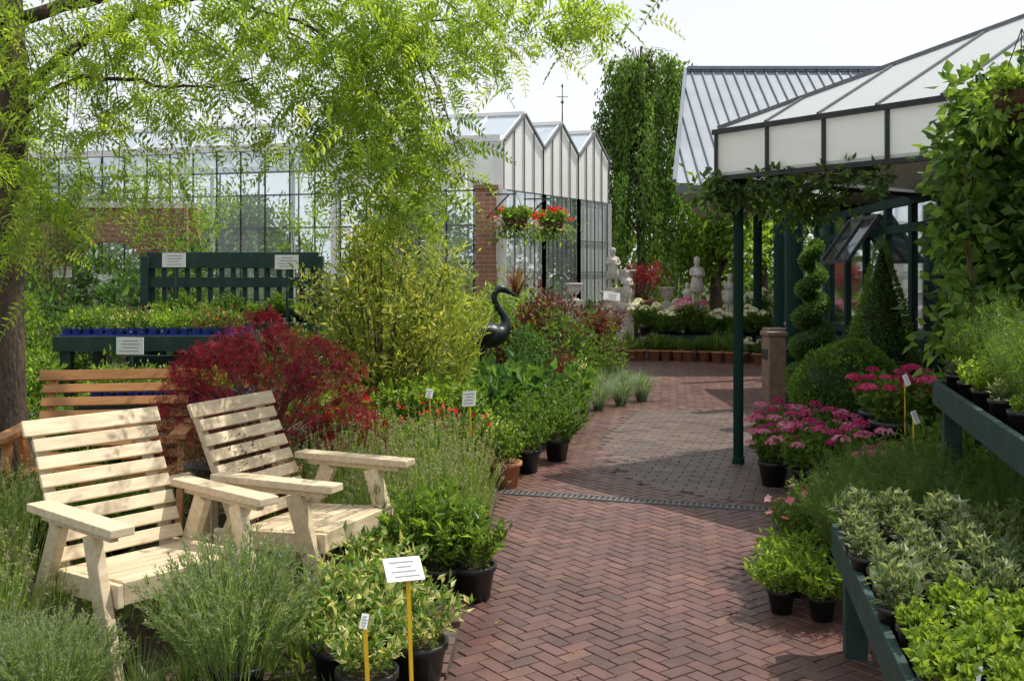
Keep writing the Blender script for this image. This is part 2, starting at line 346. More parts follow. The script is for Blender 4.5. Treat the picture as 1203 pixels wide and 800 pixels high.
a=rng.uniform(0,6.28,n); leaves(b,P,np.stack([np.cos(a),np.sin(a),.06+0*a],1),np.full(n,.022),.45,pick([(.2,.16,.05),(.12,.08,.04),(.16,.2,.05)],n,.4),N=np.tile([0,0,5.],(n,1)),bend=-.1)
obj('fallen_leaves',b.mesh('fallen_leaves',['leaf']),kind='stuff',label='tiny fallen leaflets scattered on brick path',cat='fallen leaves')
b=B(); n=16000; P=np.stack([rng.uniform(-5.2,-.3,n),rng.uniform(3.0,9.5,n),rng.uniform(0,.03,n)],1); k_=(np.sin(P[:,0]*3.1+1)*np.sin(P[:,1]*2.7)+rng.normal(size=n)*.5)>-.25; P=P[k_]; P=P[(P[:,0]<np.interp(P[:,1],[q[1] for q in left],[q[0] for q in left])-.15)]; n=len(P)
leaves(b,P,rng.normal(size=(n,3))*.5+[0,0,1],np.full(n,.09),.28,pick([(.07,.12,.03),(.11,.16,.05),(.05,.09,.025)],n,.35))
obj('ground_cover',b.mesh('ground_cover',['leaf']),kind='stuff',label='low green ground cover beneath chairs and plants',cat='ground cover')
# ---------------------------------------------------------------- chairs
def wcol(): return np.array([1,1,1])*random.uniform(.82,1.08)
def chair_parts(wd=.66,mat='wood',nback=8):
    hw=wd/2; P=[]
    b=B()
    for i in range(6):
        b.box((0,-.33+i*.085,.405-i*.008),(wd-.1,.068,.022),rx=-.09,col=wcol())
    b.box((0,-.375,.37),(wd-.1,.022,.09),col=wcol())
    P.append(('seat',b.mesh('seat',[mat])))
    b=B(); y0,z0,y1,z1=.13,.34,.43,.95; dd=np.array([0,y1-y0,z1-z0]);LL=np.linalg.norm(dd);dd/=LL; ang=math.atan2(y1-y0,z1-z0)
    for i in range(nback):
        t=.06+(i+.5)/nback*.94
        wv=wd-.08 if i<nback-1 else wd-.02
        c=np.array([0,y0,z0])+dd*LL*t+np.array([0,-.03,.012]); b.box(c,(wv,.02,.058 if i<nback-1 else .072),rx=-ang,col=wcol())
    for x in(-hw+.09,hw-.09): b.beam((x,y0+.005,z0-.05),(x,y1+.0,z1-.01),.045,.03,col=wcol(),up=(0,1,0))
    P.append(('backrest',b.mesh('backrest',[mat])))
    for sx in(-1,1):
        b=B(); b.box((sx*hw,-.13,.63),(.1,.68,.034),col=wcol()); b.box((sx*(hw),-.13,.598),(.035,.56,.03),col=wcol()); P.append(('armrest',b.mesh('armrest',[mat])))
        b=B(); b.beam((sx*hw,-.24,.584),(sx*hw,-.43,0),.04,.085,col=wcol(),up=(0,1,0)); P.append(('front_leg',b.mesh('front_leg',[mat])))
        b=B(); b.beam((sx*(hw-.0),.02,.584),(sx*(hw-.0),.30,0),.04,.085,col=wcol(),up=(0,1,0)); P.append(('back_leg',b.mesh('back_leg',[mat])))
        b=B(); b.box((sx*(hw-.036),-.07,.345),(.026,.64,.09),rx=.06*-1,col=wcol()); P.append(('seat_rail',b.mesh('seat_rail',[mat])))
    return P
thing('garden_chair',chair_parts(),'pale slatted wooden garden chair beside lavender','chair',(-1.6,4.30,0),math.radians(50),group='pale wooden garden chairs',bevel=.004)
thing('garden_chair',chair_parts(),'pale slatted wooden garden chair near the red maple','chair',(-1.08,5.0,0),math.radians(66),group='pale wooden garden chairs',bevel=.004)
thing('garden_bench',chair_parts(1.0,'owood',7),'orange-stained slatted wooden bench under the tree','bench',(-2.55,6.3,0),math.radians(10),bevel=.004)
b=B()
for k in range(5): b.box((-.16+k*.08,0,.55),(.07,.36,.022),col=wcol())
lg_=[('table_top',b.mesh('table_top',['wood']))]
for sx in(-1,1):
    for sy in(-1,1): l=B(); l.box((sx*.15,sy*.14,.269),(.045,.045,.538),col=wcol()); lg_.append(('leg',l.mesh('leg',['wood'])))
thing('side_table',lg_,'small pale slatted table standing between the two chairs','table',(-1.55,5.12,0),math.radians(58),bevel=.003)
b=B(); b.lathe([(.08,0),(.15,.06),(.16,.08),(.14,.075)],n=18)
f=B(); cloud(f,1300,np.array([[.10*math.cos(t),.10*math.sin(t),.10,.11] for t in np.linspace(0,6.1,7)]+[[0,0,.13,.12]]),.03,.3,[(.09,.04,.035),(.055,.03,.025),(.06,.05,.02)],up=.6)
thing('planted_bowl',[('bowl',b.mesh('bowl',['plastic'],True)),('foliage',f.mesh('foliage',['leaf']))],'dark bowl of bronze-brown foliage on small table','plant',(-1.50,5.08,.562))
# ---------------------------------------------------------------- tree with overhanging boughs
b=B(); tp=[(-3.34,6.8,0),(-3.36,6.8,.15),(-3.42,6.8,.7),(-3.43,6.8,1.4),(-3.4,6.8,2.1),(-3.38,6.8,2.8),(-3.42,6.8,3.6),(-3.4,6.8,4.6),(-3.4,6.8,6)]
b.tube(tp,[.18,.14,.125,.115,.11,.10,.09,.06,.03],14)
def limb(bb,pts,r0,r1):
    pts=np.array(pts,float); t=np.linspace(0,len(pts)-1,len(pts)*4); P=np.stack([np.interp(t,range(len(pts)),pts[:,k]) for k in range(3)],1)
    for _ in range(2): P[1:-1]=(P[:-2]+2*P[1:-1]+P[2:])/4
    P+=rng.normal(size=P.shape)*.010
    bb.tube(P,np.linspace(r0,r1,len(P)),7)
lim=B()
limb(lim,[(-3.4,6.8,2.75),(-3.0,6.6,3.0),(-2.4,6.2,3.15),(-1.9,6,3.28),(-1.0,5.9,3.35),(0,5.7,3.4),(.7,5.7,3.3)],.036,.006)
limb(lim,[(-3.4,6.8,2.5),(-2.95,6.5,2.85),(-2.4,6.1,2.78),(-1.9,5.9,2.66),(-1.5,5.8,2.72)],.020,.004)
limb(lim,[(-3.4,6.8,3.3),(-2.6,7,3.6),(-1.5,7.2,3.7),(-.6,6.8,3.5)],.05,.015)
limb(lim,[(-1.9,6,3.28),(-1.3,6,3.1),(-.9,6,2.9),(-.74,6,2.5),(-.7,6,2.2)],.011,.004)
limb(lim,[(-3.4,6.8,3.2),(-3.2,6,3.4),(-2.7,5.2,3.6),(-1.8,4.6,3.8)],.045,.015)
limb(lim,[(-3.4,6.8,2.3),(-3.1,6.4,2.5),(-2.95,6.2,2.45)],.014,.005)
cl=[(-3.0,6.5,3.0,.45,.28,150),(-3.15,6.2,2.35,.22,.3,70),(-2.6,6.2,2.78,.36,.18,95),(-2.75,5.9,2.1,.26,.3,70),(-2.95,5.8,1.75,.15,.25,30),(-2.3,6,2.15,.24,.14,26),(-2.5,5.9,2.4,.22,.14,34),
(-2.2,6,3.1,.38,.18,150),(-1.5,6,3.12,.38,.18,160),(-.9,6,3.12,.40,.22,185),(-.3,6,3.12,.34,.18,140),(.25,6,3.13,.3,.12,75),(.52,6,3.16,.22,.09,32),(-.25,6,2.9,.24,.14,48),
(-1.75,6,2.8,.38,.14,95),(-1.2,6,2.62,.32,.14,66),(-2.05,6,2.55,.28,.12,38),(-1.45,6,2.38,.24,.12,32),(-1.0,6,2.75,.22,.15,55),
(-.78,6,2.85,.32,.24,165),(-.76,6,2.5,.28,.24,165),(-.68,6,2.2,.22,.24,105),(-.5,6,2.32,.24,.14,56),(-.42,6,2.12,.16,.14,28),(-.94,6,2.25,.18,.2,42),(-.76,6,1.92,.13,.14,28),(.35,5.6,2.98,.2,.07,14)]
fo=B(); gcol=[(.13,.20,.035),(.16,.235,.045),(.09,.155,.03),(.20,.265,.055)]
for x,y,z,rx,rz_,n in cl:
    P=np.array([x,y,z])+rng.normal(size=(n,3))*[rx*.62,.45,rz_*.62]
    a=rng.uniform(0,2*np.pi,n); D=np.stack([np.cos(a),np.sin(a)*.7,rng.uniform(-.8,.2,n)],1)
    sprays(fo,P,D,.22,8,.058,.33,gcol,droop=.5)
    for k in range(2):
        q=np.array([x,y,z])+rng.normal(size=3)*[rx*.5,.2,rz_*.5]
        t=np.linspace(0,1,6)[:,None]; s0=np.array([x-.25,y+.2,max(z+.25,3.1)]); mid=(s0+q)/2+[0.1,0,.12]
        lim.tube((1-t)**2*s0+2*t*(1-t)*mid+t*t*q,np.linspace(.006,.002,6),4)
for x,y,z,rx,ry,rz_,n in [(-3.4,7,4.8,1.3,1.3,.8,300),(-2,6,4.2,.9,1,.4,120),(-1,6.4,4.0,.8,.9,.3,70),(-2.5,4.6,4.0,.8,.7,.35,70),(-4.6,6.5,3.9,.8,1,.7,160),(-3.9,7.5,3.0,.5,.5,.5,80)]:
    P=np.array([x,y,z])+rng.normal(size=(n,3))*[rx*.6,ry*.6,rz_*.6]; a=rng.uniform(0,2*np.pi,n)
    sprays(fo,P,np.stack([np.cos(a),np.sin(a),rng.uniform(-.6,.3,n)],1),.3,6,.08,.4,gcol)
thing('locust_tree',[('trunk',b.mesh('trunk',['bark'],True)),('branch',lim.mesh('branch',['bark'],True)),('crown',fo.mesh('crown',['tleaf']))],'feathery bright green tree with drooping boughs over garden chairs','tree')
# ---------------------------------------------------------------- plant prototypes
GR=[(.055,.105,.02),(.08,.14,.03),(.045,.09,.02)]; LG=[(.12,.2,.035),(.16,.245,.045),(.09,.17,.03)]; GG=[(.12,.18,.10),(.16,.225,.13),(.09,.145,.07)]
VAR=[(.08,.15,.035),(.32,.35,.18),(.07,.13,.035),(.09,.16,.04),(.38,.40,.25)]; DG=[(.035,.08,.025),(.05,.105,.03)]; YG=[(.15,.23,.03),(.19,.27,.04),(.12,.2,.025)]
PU=[(.07,.022,.03),(.10,.03,.035),(.05,.035,.025)]; RD=[(.16,.012,.022),(.22,.02,.032),(.10,.008,.014),(.25,.035,.045),(.17,.012,.025),(.13,.01,.02)]
def mk(b,n='foliage',mats=('leaf','stem')): return b.mesh(n,list(mats))
lav=mk(stemplant(360,.50,.33,.036,.12,26,GG,base=.15,tip=[(.18,.16,.24),(.17,.2,.15),(.14,.19,.11)],tipL=.014,tipW=.5,tipn=5,outk=.6,lean=.62,stemcol=(.12,.18,.07)))
lav2=mk(stemplant(110,.68,.26,.038,.13,12,LG+GG,base=.14,tip=[(.22,.18,.24),(.2,.24,.13)],tipL=.016,tipW=.6,tipn=7,outk=.4,lean=.85,sw=.005,stemcol=(.12,.18,.06)))
gr2=mk(grass(160,.75,.3,.008,LG+GG,arch=.25,base=.12))
varg=mk(stemplant(50,.38,.27,.058,.40,13,VAR,base=.07,outk=1.1))
leafy=mk(stemplant(64,.40,.2,.06,.40,12,GR+LG,base=.08,outk=1.1))
leafy2=mk(stemplant(80,.4,.28,.045,.5,16,GR+LG[2:],base=.1,outk=1.2))
light=mk(stemplant(80,.26,.19,.04,.5,12,LG+YG[:1],base=.08,outk=1.2))
fen=mk(stemplant(190,.42,.3,.035,.07,55,[(.05,.10,.03),(.07,.13,.04)],base=.15,outk=1.6,var=.4))
fenl=mk(stemplant(150,.45,.25,.035,.09,50,[(.07,.14,.03),(.10,.18,.035),(.055,.11,.025)],base=.12,outk=1.6))
SG=[(.12,.165,.11),(.165,.205,.145),(.075,.12,.065),(.10,.13,.08)]
sages=[mk(stemplant(26,.15,.085,.042,.38,10,SG,base=.04,outk=1.1)),mk(stemplant(20,.19,.08,.046,.36,9,SG+[(.16,.10,.13)],base=.03,outk=.9)),mk(stemplant(40,.12,.095,.03,.5,10,[(.09,.14,.06),(.13,.18,.09)],base=.05,outk=1.2))]
oreg=mk(stemplant(44,.10,.085,.028,.6,10,[(.12,.19,.03),(.16,.23,.04),(.09,.16,.03)],base=.05,outk=1.1))
bigl=mk(stemplant(34,.5,.42,.15,.55,7,[(.045,.105,.03),(.08,.15,.035)],base=.1,outk=1.0))
fesc=mk(grass(500,.42,.34,.006,[(.11,.17,.14),(.16,.22,.17),(.08,.12,.09)],arch=.6))
strap=mk(grass(90,.6,.4,.02,LG+GR,arch=.5))
cord=mk(grass(80,.6,.5,.03,[(.09,.03,.04),(.12,.05,.04),(.07,.06,.03)],arch=.3))
def flowering(cols,fs=.022,nf=60,h=.34,r=.22,center=None,fol=GR,up=.8):
    f=stemplant(60,h,r,.05,.42,12,fol,base=.08,outk=1.1); g=B()
    d=norm(rng.normal(size=(nf,3)));d[:,2]=abs(d[:,2]); P=d*[r,r,h*.5]*rng.uniform(.85,1.08,(nf,1))+[0,0,h*.52]
    flowers(g,P,fs,cols,center=center,up=up); return [('foliage',mk(f)),('blossom',g.mesh('blossom',['petal']))]
def heads(cols,fs=.016,nc=11,h=.34,r=.24,hr=.06,k=46,fl=.5):
    f=stemplant(60,h*1.0,r,.065,.5,11,GR+LG[2:],base=.08,outk=1.1); g=B()
    cs=[]
    for i in range(nc):
        for _ in range(30):
            d=norm(rng.normal(size=3)); d[2]=abs(d[2])*1.0+.15; c=d*[r,r,h*.5]+[0,0,h*.55]
            if all(np.linalg.norm(c-q)>hr*1.5 for q in cs): cs.append(c); break
    for c in cs:
        d=norm(rng.normal(size=(k,3))); d[:,2]=abs(d[:,2]); s_=random.uniform(.7,1.15); P=c+d*[hr*s_,hr*s_,hr*fl*s_]
        flowers(g,P,fs,[np.array(random.choice(cols))*random.uniform(.85,1.1)],petals=4,N=d*[1,1,1.6])
    return [('foliage',mk(f)),('blossom',g.mesh('blossom',['petal']))]
pinkA=heads([(.50,.07,.24),(.62,.14,.34),(.42,.04,.17),(.65,.26,.42)]); pinkB=heads([(.45,.03,.13),(.55,.08,.2)],nc=8)
whiteF=heads([(.8,.8,.77),(.78,.8,.68)],.022,6,h=.34,r=.2,hr=.075,k=46,fl=.8); pinkF=heads([(.62,.12,.34),(.7,.35,.5)],.022,6,r=.2,hr=.075,k=46,fl=.8); redF=flowering([(.6,.02,.02)],.03,14); salm=flowering([(.6,.2,.25),(.7,.4,.42)],.03,20)
yelF=flowering([(.7,.5,.05)],.025,20); orF=flowering([(.7,.22,.05),(.65,.12,.05)],.025,22)
def put(mesh,loc,sc=1,pot=None,name='potted_plant',label='leafy green plant in a black plastic pot',cat='plant',group=None,rz=None,ps=1):
    rz=random.uniform(0,6.28) if rz is None else rz
    parts=mesh if isinstance(mesh,list) else [('foliage',mesh)]
    e=obj(name,None,None,loc,rz,1,label,cat,group)
    h=0
    if pot is not None:
        po=obj('pot',pot,e,sc=ps); h=max(v.co.z for v in pot.vertices)*.88*ps
    for n,m in parts: 
        o=obj(n,m,e,(0,0,h),sc=sc)
    return e
put(lav,(-1.02,3.72,0),1.05,PBl,'lavender_plant','bushy grey-green lavender in front of garden chair','lavender',ps=.6)
for x,y,s in [(-1.95,3.75,.85),(-1.78,3.5,.7),(-2.15,4.1,.8),(-1.55,3.4,.75),(-2.35,3.9,.9),(-2.45,4.9,.9),(-2.7,5.2,.9),(-1.85,4.05,.5)]:
    put(lav if x>-1.8 else lav2,(x,y,0),s,PBs,'lavender_plant','loose lavender plant growing beside garden chair','lavender',group='lavender plants around the chairs')
for x,y,s in [(-2.2,4.4,.5),(-2.0,3.9,.45),(-1.3,3.5,.5),(-2.6,4.6,.6),(-1.65,3.75,.35),(-1.25,3.85,.35),(-.85,4.2,.4)]: put(gr2,(x,y,0),s,None,'grass_tuft','tuft of green grass beside wooden chair','grass plant',group='grass tufts around the chairs')
for x,y,s in [(-2.55,5.55,.9),(-2.2,5.6,.8),(-2.9,5.7,.9)]: put(leafy2,(x,y,0),s,PB,'potted_plant','leafy green plant in front of orange bench','plant',group='plants in front of the bench')
for x,y,s in [(-.66,3.85,.92),(-.36,3.88,.78),(-.52,3.6,.68),(-.62,4.4,.9),(-.5,4.15,.75)]:
    put(varg,(x,y,0),s,PB,'variegated_shrub','cream-edged variegated shrub in black pot','shrub',group='variegated shrubs beside the path')
for x,y,s in [(-.35,4.88,1.0),(-.19,4.9,.85),(-.5,4.95,1.0),(-.36,5.2,1.0)]:
    put(leafy,(x,y,0),s,PB,'potted_plant','green leafy plant in black pot at path edge','plant',group='green plants in black pots at the path edge')
for x,y,s in [(-.95,5.75,1.0),(-.7,5.6,.95),(-.45,5.5,.9),(-.25,5.75,.85),(-.55,6.1,1.05),(-.85,6.4,1.05),(-.25,6.4,.8),(-.42,6.8,.95),(-1.2,6.0,.9),(-.7,5.3,.85)]:
    put(lav2,(x,y,0),s,PBs,'lavender_plant','tall wispy lavender in bud beside path','lavender',group='lavender plants beside the path')
for x,y,s in [(-.8,5.9,.85),(-.5,5.8,.85),(-.3,6.1,.8),(-.7,6.6,.9),(-1.1,6.3,.8),(-.2,5.45,.6),(-.55,5.35,.7)]: put(gr2,(x,y,0),s,None,'grass_tuft','upright tuft of bright green grass by path','grass plant',group='grass tufts beside the path')
for x,y,s,m in [(.12,8.0,.85,leafy2),(.38,8.5,.95,leafy2),(-.2,7.7,.95,varg),(.05,8.6,1.0,leafy2),(.33,9.2,1.1,leafy2),(-.35,8.3,1.15,leafy),(.5,9.7,1.1,leafy2),(-.05,7.45,.8,leafy)]:
    put(m,(x,y,.012 if x>0 else 0),s,PB if x>0 else PT,'potted_plant','rounded leafy green shrub in a pot beside path','plant',group='potted shrubs where the path bends')
for x,y,s in [(-.5,7.4,.9),(-.35,7.15,.9),(-.75,7.7,1),(-1.1,7.2,1.1)]: put(redF,(x,y,.15),s,PB,'flowering_plant','plant with red flowers in black pot','flower')
for x,y,s in [(-.3,9.6,1),(.15,10,1.1),(.55,10.4,1.05),(-.6,10.4,1.1),(.1,10.7,1.1),(-.2,10.3,1.25)]: put(bigl,(x,y,0),s,PB,'broadleaf_plant','large-leaved dark green plant in bed','plant',group='large-leaved plants in the bed')
for x,y,s in [(1.0,11.6,1),(1.3,12.0,1.1),(1.6,12.4,1.1),(.8,11.2,.9),(1.5,13.1,1.),(1.15,12.6,1.1)]: put(fesc,(x,y,0),s,None,'blue_grass','blue-grey fescue grass mound at path edge','grass plant',group='blue grass mounds')
for x,y,s in [(-.8,7.9,1.6),(-1.35,7.6,1.5),(-.55,8.2,1.5)]: put(light,(x,y,.25),s,PB,'golden_shrub','yellow-green leafy shrub behind lavender','shrub')
for x,y,s in [(-.9,6.9,1.3),(-.65,7.2,1.1)]: put(leafy,(x,y,.0),s,PB,label='leafy green plant behind lavender')
# red maple: layered drooping tiers
b=B(); c=[]
for i in range(64):
    a=random.uniform(0,6.28); q=math.sqrt(random.random()); z=1.36-.60*q**2.2+random.uniform(-.2,.03); c.append([.74*q*math.cos(a),.58*q*math.sin(a),z,random.uniform(.12,.22)])
for i in range(16):
    a=random.uniform(0,6.28); c.append([.72*math.cos(a),.56*math.sin(a),random.uniform(.5,.78),.12])
c=np.array(c); cloud(b,5200,c,.052,.13,RD,up=-.8,lobes=5,flat=.3); stems_to(b,c[::2],(0,0,.35),.011)
b.tube([(0,0,.2),(.02,0,.5),(0,.02,.8)],[.03,.025,.018],7,1)
thing('japanese_maple',[('foliage',b.mesh('foliage',['rleaf','stem'])),('pot',PTl)],'crimson cut-leaf maple spreading in a pot','tree',(-1.60,6.55,0))
b=B(); c=clumps(70,.68,.6,.80,1.22,.16,.4,1.0); cloud(b,6500,c,.07,.32,[(.13,.18,.04),(.32,.32,.11),(.10,.14,.03),(.2,.23,.06),(.08,.12,.03)],up=.2); stems_to(b,c[::2],(0,0,.1),.018)
thing('variegated_elaeagnus',[('foliage',mk(b)),('pot',PTl)],'tall shrub with olive and gold variegated leaves','shrub',(-1.1,8.4,0))
bam=mk(stemplant(90,2.1,.55,.12,.13,56,[(.19,.26,.05),(.14,.2,.04),(.26,.3,.07)],base=.16,outk=1.0,t0=.2,sw=.01,stemcol=(.2,.2,.06)))
thing('bamboo_plant',[('foliage',bam),('pot',PTl)],'feathery yellow-green bamboo beside the bird statue','bamboo',(-.74,9.3,0))
thing('bamboo_plant',[('foliage',bam),('pot',PTl)],'feathery yellow-green bamboo behind variegated shrub','bamboo',(-1.3,9.9,0),sc=.95)
put(cord,(.05,12.6,1.3),.8,None,'cordyline_plant','purple strap-leaved cordyline on a stem','plant')
def shrubmesh(cols,rx,rz,n,L,W,k=26,cz=None):
    b=B(); cz=rz if cz is None else cz; c=clumps(k,rx,rx,rz,cz,rx*.3,.4,.95); cloud(b,n,c,L,W,cols); stems_to(b,c[::2],(0,0,0),.012); return mk(b)
purp=shrubmesh(PU,.5,.6,1900,.08,.4); gsh=shrubmesh(GR,.5,.6,2000,.08,.4); dsh=shrubmesh(DG,.5,.6,2200,.07,.45); ysh=shrubmesh(LG,.45,.5,1900,.07,.4); gold=shrubmesh(VAR,.45,.5,1900,.07,.4)
for m,x,y,s,l in [(purp,.3,13.2,1.15,'dark purple-leaved shrub in bed'),(purp,.95,14,1.0,'dark purple-leaved shrub in bed'),(gsh,.6,12.9,1.0,'green shrub in display bed'),(gsh,1.2,14.6,.95,'green shrub in display bed'),(ysh,-.25,13.3,1.35,'yellow-green shrub behind bird statue'),(gold,.7,11.7,.6,'gold-edged low shrub in bed'),(purp,.5,11.2,.6,'low purple shrub in bed'),(gsh,-.9,12,1.1,'green shrub in display bed'),
 (gsh,1.0,13.2,.75,'green shrub in display bed'),(ysh,.1,14.6,1.3,'yellow-green shrub before glasshouse gable'),(purp,1.3,15.2,.9,'dark purple-leaved shrub in bed'),(dsh,.15,11.5,.85,'dark green shrub beside bird statue'),
 (ysh,-3.3,8.0,.8,'yellow-green shrub near plant bench'),(ysh,-3.9,8.4,.9,'yellow-green shrub near plant bench'),(gsh,-4.6,9.2,1.2,'green shrub below tree'),(gold,-4.3,8.2,.9,'gold-edged shrub below tree'),(gsh,-3.1,7.2,.5,'low green shrub beside bench'),(dsh,-5.5,11,1.4,'dark green shrub before brick wall'),(gsh,-6.6,11.5,1.4,'green shrub before brick wall'),(ysh,-5.0,10.2,1.1,'yellow-green shrub before brick wall'),
 (gsh,-2.3,8.9,.8,'green shrub under plant stand'),(dsh,-1.7,9.2,1.0,'dark green shrub beside plant stand'),(gsh,-2.0,7.6,.7,'green shrub behind maple'),(ysh,-1.9,11.5,1.2,'yellow-green shrub behind stand'),(dsh,-4.3,12.6,1.7,'green shrub in wall archway'),(dsh,-6.2,14.2,1.7,'dark green shrub in wall archway'),(gsh,-3.5,11.6,1.3,'green shrub behind display stand')]:
    obj('garden_shrub',m,None,(x,y,0),random.uniform(0,6),s,l,'shrub')
def conebush(h,r,n,cols=DG,L=.035,b=None,z0=0,x0=0,pw=.85):
    b=b or B(); z=h*(1-np.sqrt(rng.uniform(0,1,n))); a=rng.uniform(0,2*np.pi,n); rr=r*(1-z/h)**pw*(1+.06*rng.normal(size=n)+.05*np.sin(a*5+z*9)+.04*np.sin(a*3-z*14))
    low=np.clip(z/(.08*h),.75,1); P=np.stack([np.cos(a)*rr*low+x0,np.sin(a)*rr*low,z+z0],1); D=np.stack([np.cos(a),np.sin(a),.5+0*a],1)+rng.normal(size=(n,3))*.6
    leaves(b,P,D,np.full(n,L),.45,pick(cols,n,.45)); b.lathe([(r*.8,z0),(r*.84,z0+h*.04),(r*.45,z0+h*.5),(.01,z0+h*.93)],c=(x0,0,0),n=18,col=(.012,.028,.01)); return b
tcol=[(.075,.15,.03),(.10,.19,.04),(.055,.11,.025)]
# clipped ball in front, slimmer cone behind
def ballbush(r,h,n):
    b=B(); d=norm(rng.normal(size=(n,3))); rr=1+.035*rng.normal(size=n)+.04*np.sin(d[:,0]*6+1)+.035*np.sin(d[:,2]*8+d[:,1]*5)
    P=d*rr[:,None]*[r,r,h/2]+[0,0,h/2]; P[:,2]=np.maximum(P[:,2],.02); leaves(b,P,d+rng.normal(size=(n,3))*.6+[0,0,.3],np.full(n,.034),.45,pick(tcol,n,.4)*(1+.15*np.sin(d[:,0]*6+d[:,2]*5))[:,None])
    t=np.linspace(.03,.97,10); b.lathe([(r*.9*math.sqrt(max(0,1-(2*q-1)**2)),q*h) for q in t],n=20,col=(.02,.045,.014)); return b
e=thing('ball_topiary',[('pot',PBl)],'rounded clipped green topiary bush near pink flowers','topiary',(2.98,8.85,0.012)); obj('foliage',mk(ballbush(.47,.82,13000)),e,(0,0,.12))
b=conebush(1.75,.44,13000,tcol,L=.034,pw=.9)
e=thing('cone_topiary',[('pot',PBl)],'clipped green cone topiary standing by the entrance','topiary',(3.46,9.4,0.012)); obj('foliage',mk(b),e,(0,0,.2))
cs=mk(conebush(1.1,.22,2600))
for x,y,s,l in [(1.2,15.6,1.15,'slim dark conifer in display bed'),(.55,15.2,1.3,'slim dark conifer in display bed'),(5.0,19.4,.8,'small clipped cone behind flower table')]:
    obj('small_conifer',cs,None,(x,y,0.01),0,s,l,'conifer')
b=B(); n=15000; t=rng.uniform(0,1,n); turns=5; ang=t*turns*2*np.pi; z=.1+1.5*t; a=rng.uniform(0,2*np.pi,n); tr=.135*(1-.5*t); RR=.16*(1-t*.75)
P=np.stack([np.cos(ang)*(RR+tr*np.cos(a)),np.sin(ang)*(RR+tr*np.cos(a)),z+tr*.95*np.sin(a)],1); leaves(b,P,rng.normal(size=(n,3))+[0,0,.4],np.full(n,.032),.45,pick([(.05,.11,.025),(.07,.14,.03)],n,.4)); b.tube([(0,0,0),(0,0,1.6)],[.02,.01],6,1)
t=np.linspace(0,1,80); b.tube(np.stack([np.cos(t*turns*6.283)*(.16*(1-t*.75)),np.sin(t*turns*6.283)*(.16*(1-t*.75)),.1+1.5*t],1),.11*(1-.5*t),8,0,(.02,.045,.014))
e=thing('spiral_topiary',[('pot',PTl)],'dark green spiral topiary in pot by green post','topiary',(3.14,10.5,.012)); obj('foliage',mk(b),e,(0,0,.27))
# ---------------------------------------------------------------- glasshouse
C0=np.array([-.17,17,0]); d1=np.array([-.96,.28,0]); g=np.array([.518,.855,0]); GL=4.09; wv=GL/3; LEN=12.5; EZ=3.83; AZ=4.36; BZ=3.0
up=np.array([0,0,1.])
fr=B(); wh=B(); gl=B(); pl=B(); rf=B(); rb=B(); gb=B(); GM=[]
nrm=np.array([d1[1],-d1[0],0])
if nrm[1]>0: nrm=-nrm
s=.5
while s<LEN:
    p=C0+d1*s; fr.beam(p+up*.4,p+up*EZ,.024,.035)
    s+=.5
for z in(.4,1.1,1.75,2.4,BZ,3.42): fr.beam(C0+d1*.3+up*z-nrm*.03,C0+d1*LEN+up*z-nrm*.03,.026,.03)
for s in(.02,3.1,6.2,9.3,12.4): wh.beam(C0+d1*s+nrm*.05,C0+d1*s+up*EZ+nrm*.05,.1,.1)
wh.beam(C0+up*(EZ+.03)+nrm*.06,C0+d1*LEN+up*(EZ+.03)+nrm*.06,.12,.12)
a=C0+d1*2.9;e_=C0+d1*LEN
gl.add([a+up*.4,e_+up*.4,e_+up*EZ,a+up*EZ],[(0,1,2,3)])
gl.add([C0+up*.4,a+up*.4,a+up*BZ,C0+up*BZ],[(0,1,2,3)])
for k in range(5):
    p=C0+d1*(.03+k*.6)+nrm*.055; q=C0+d1*(.03+k*.6+.56)+nrm*.055; pl.add([p+up*(BZ+.03),q+up*(BZ+.03),q+up*(EZ-.05),p+up*(EZ-.05)],[(0,1,2,3)])
bw=B(); bw.beam(C0+up*.2+nrm*.02,C0+d1*LEN+up*.2+nrm*.02,.22,.4); 
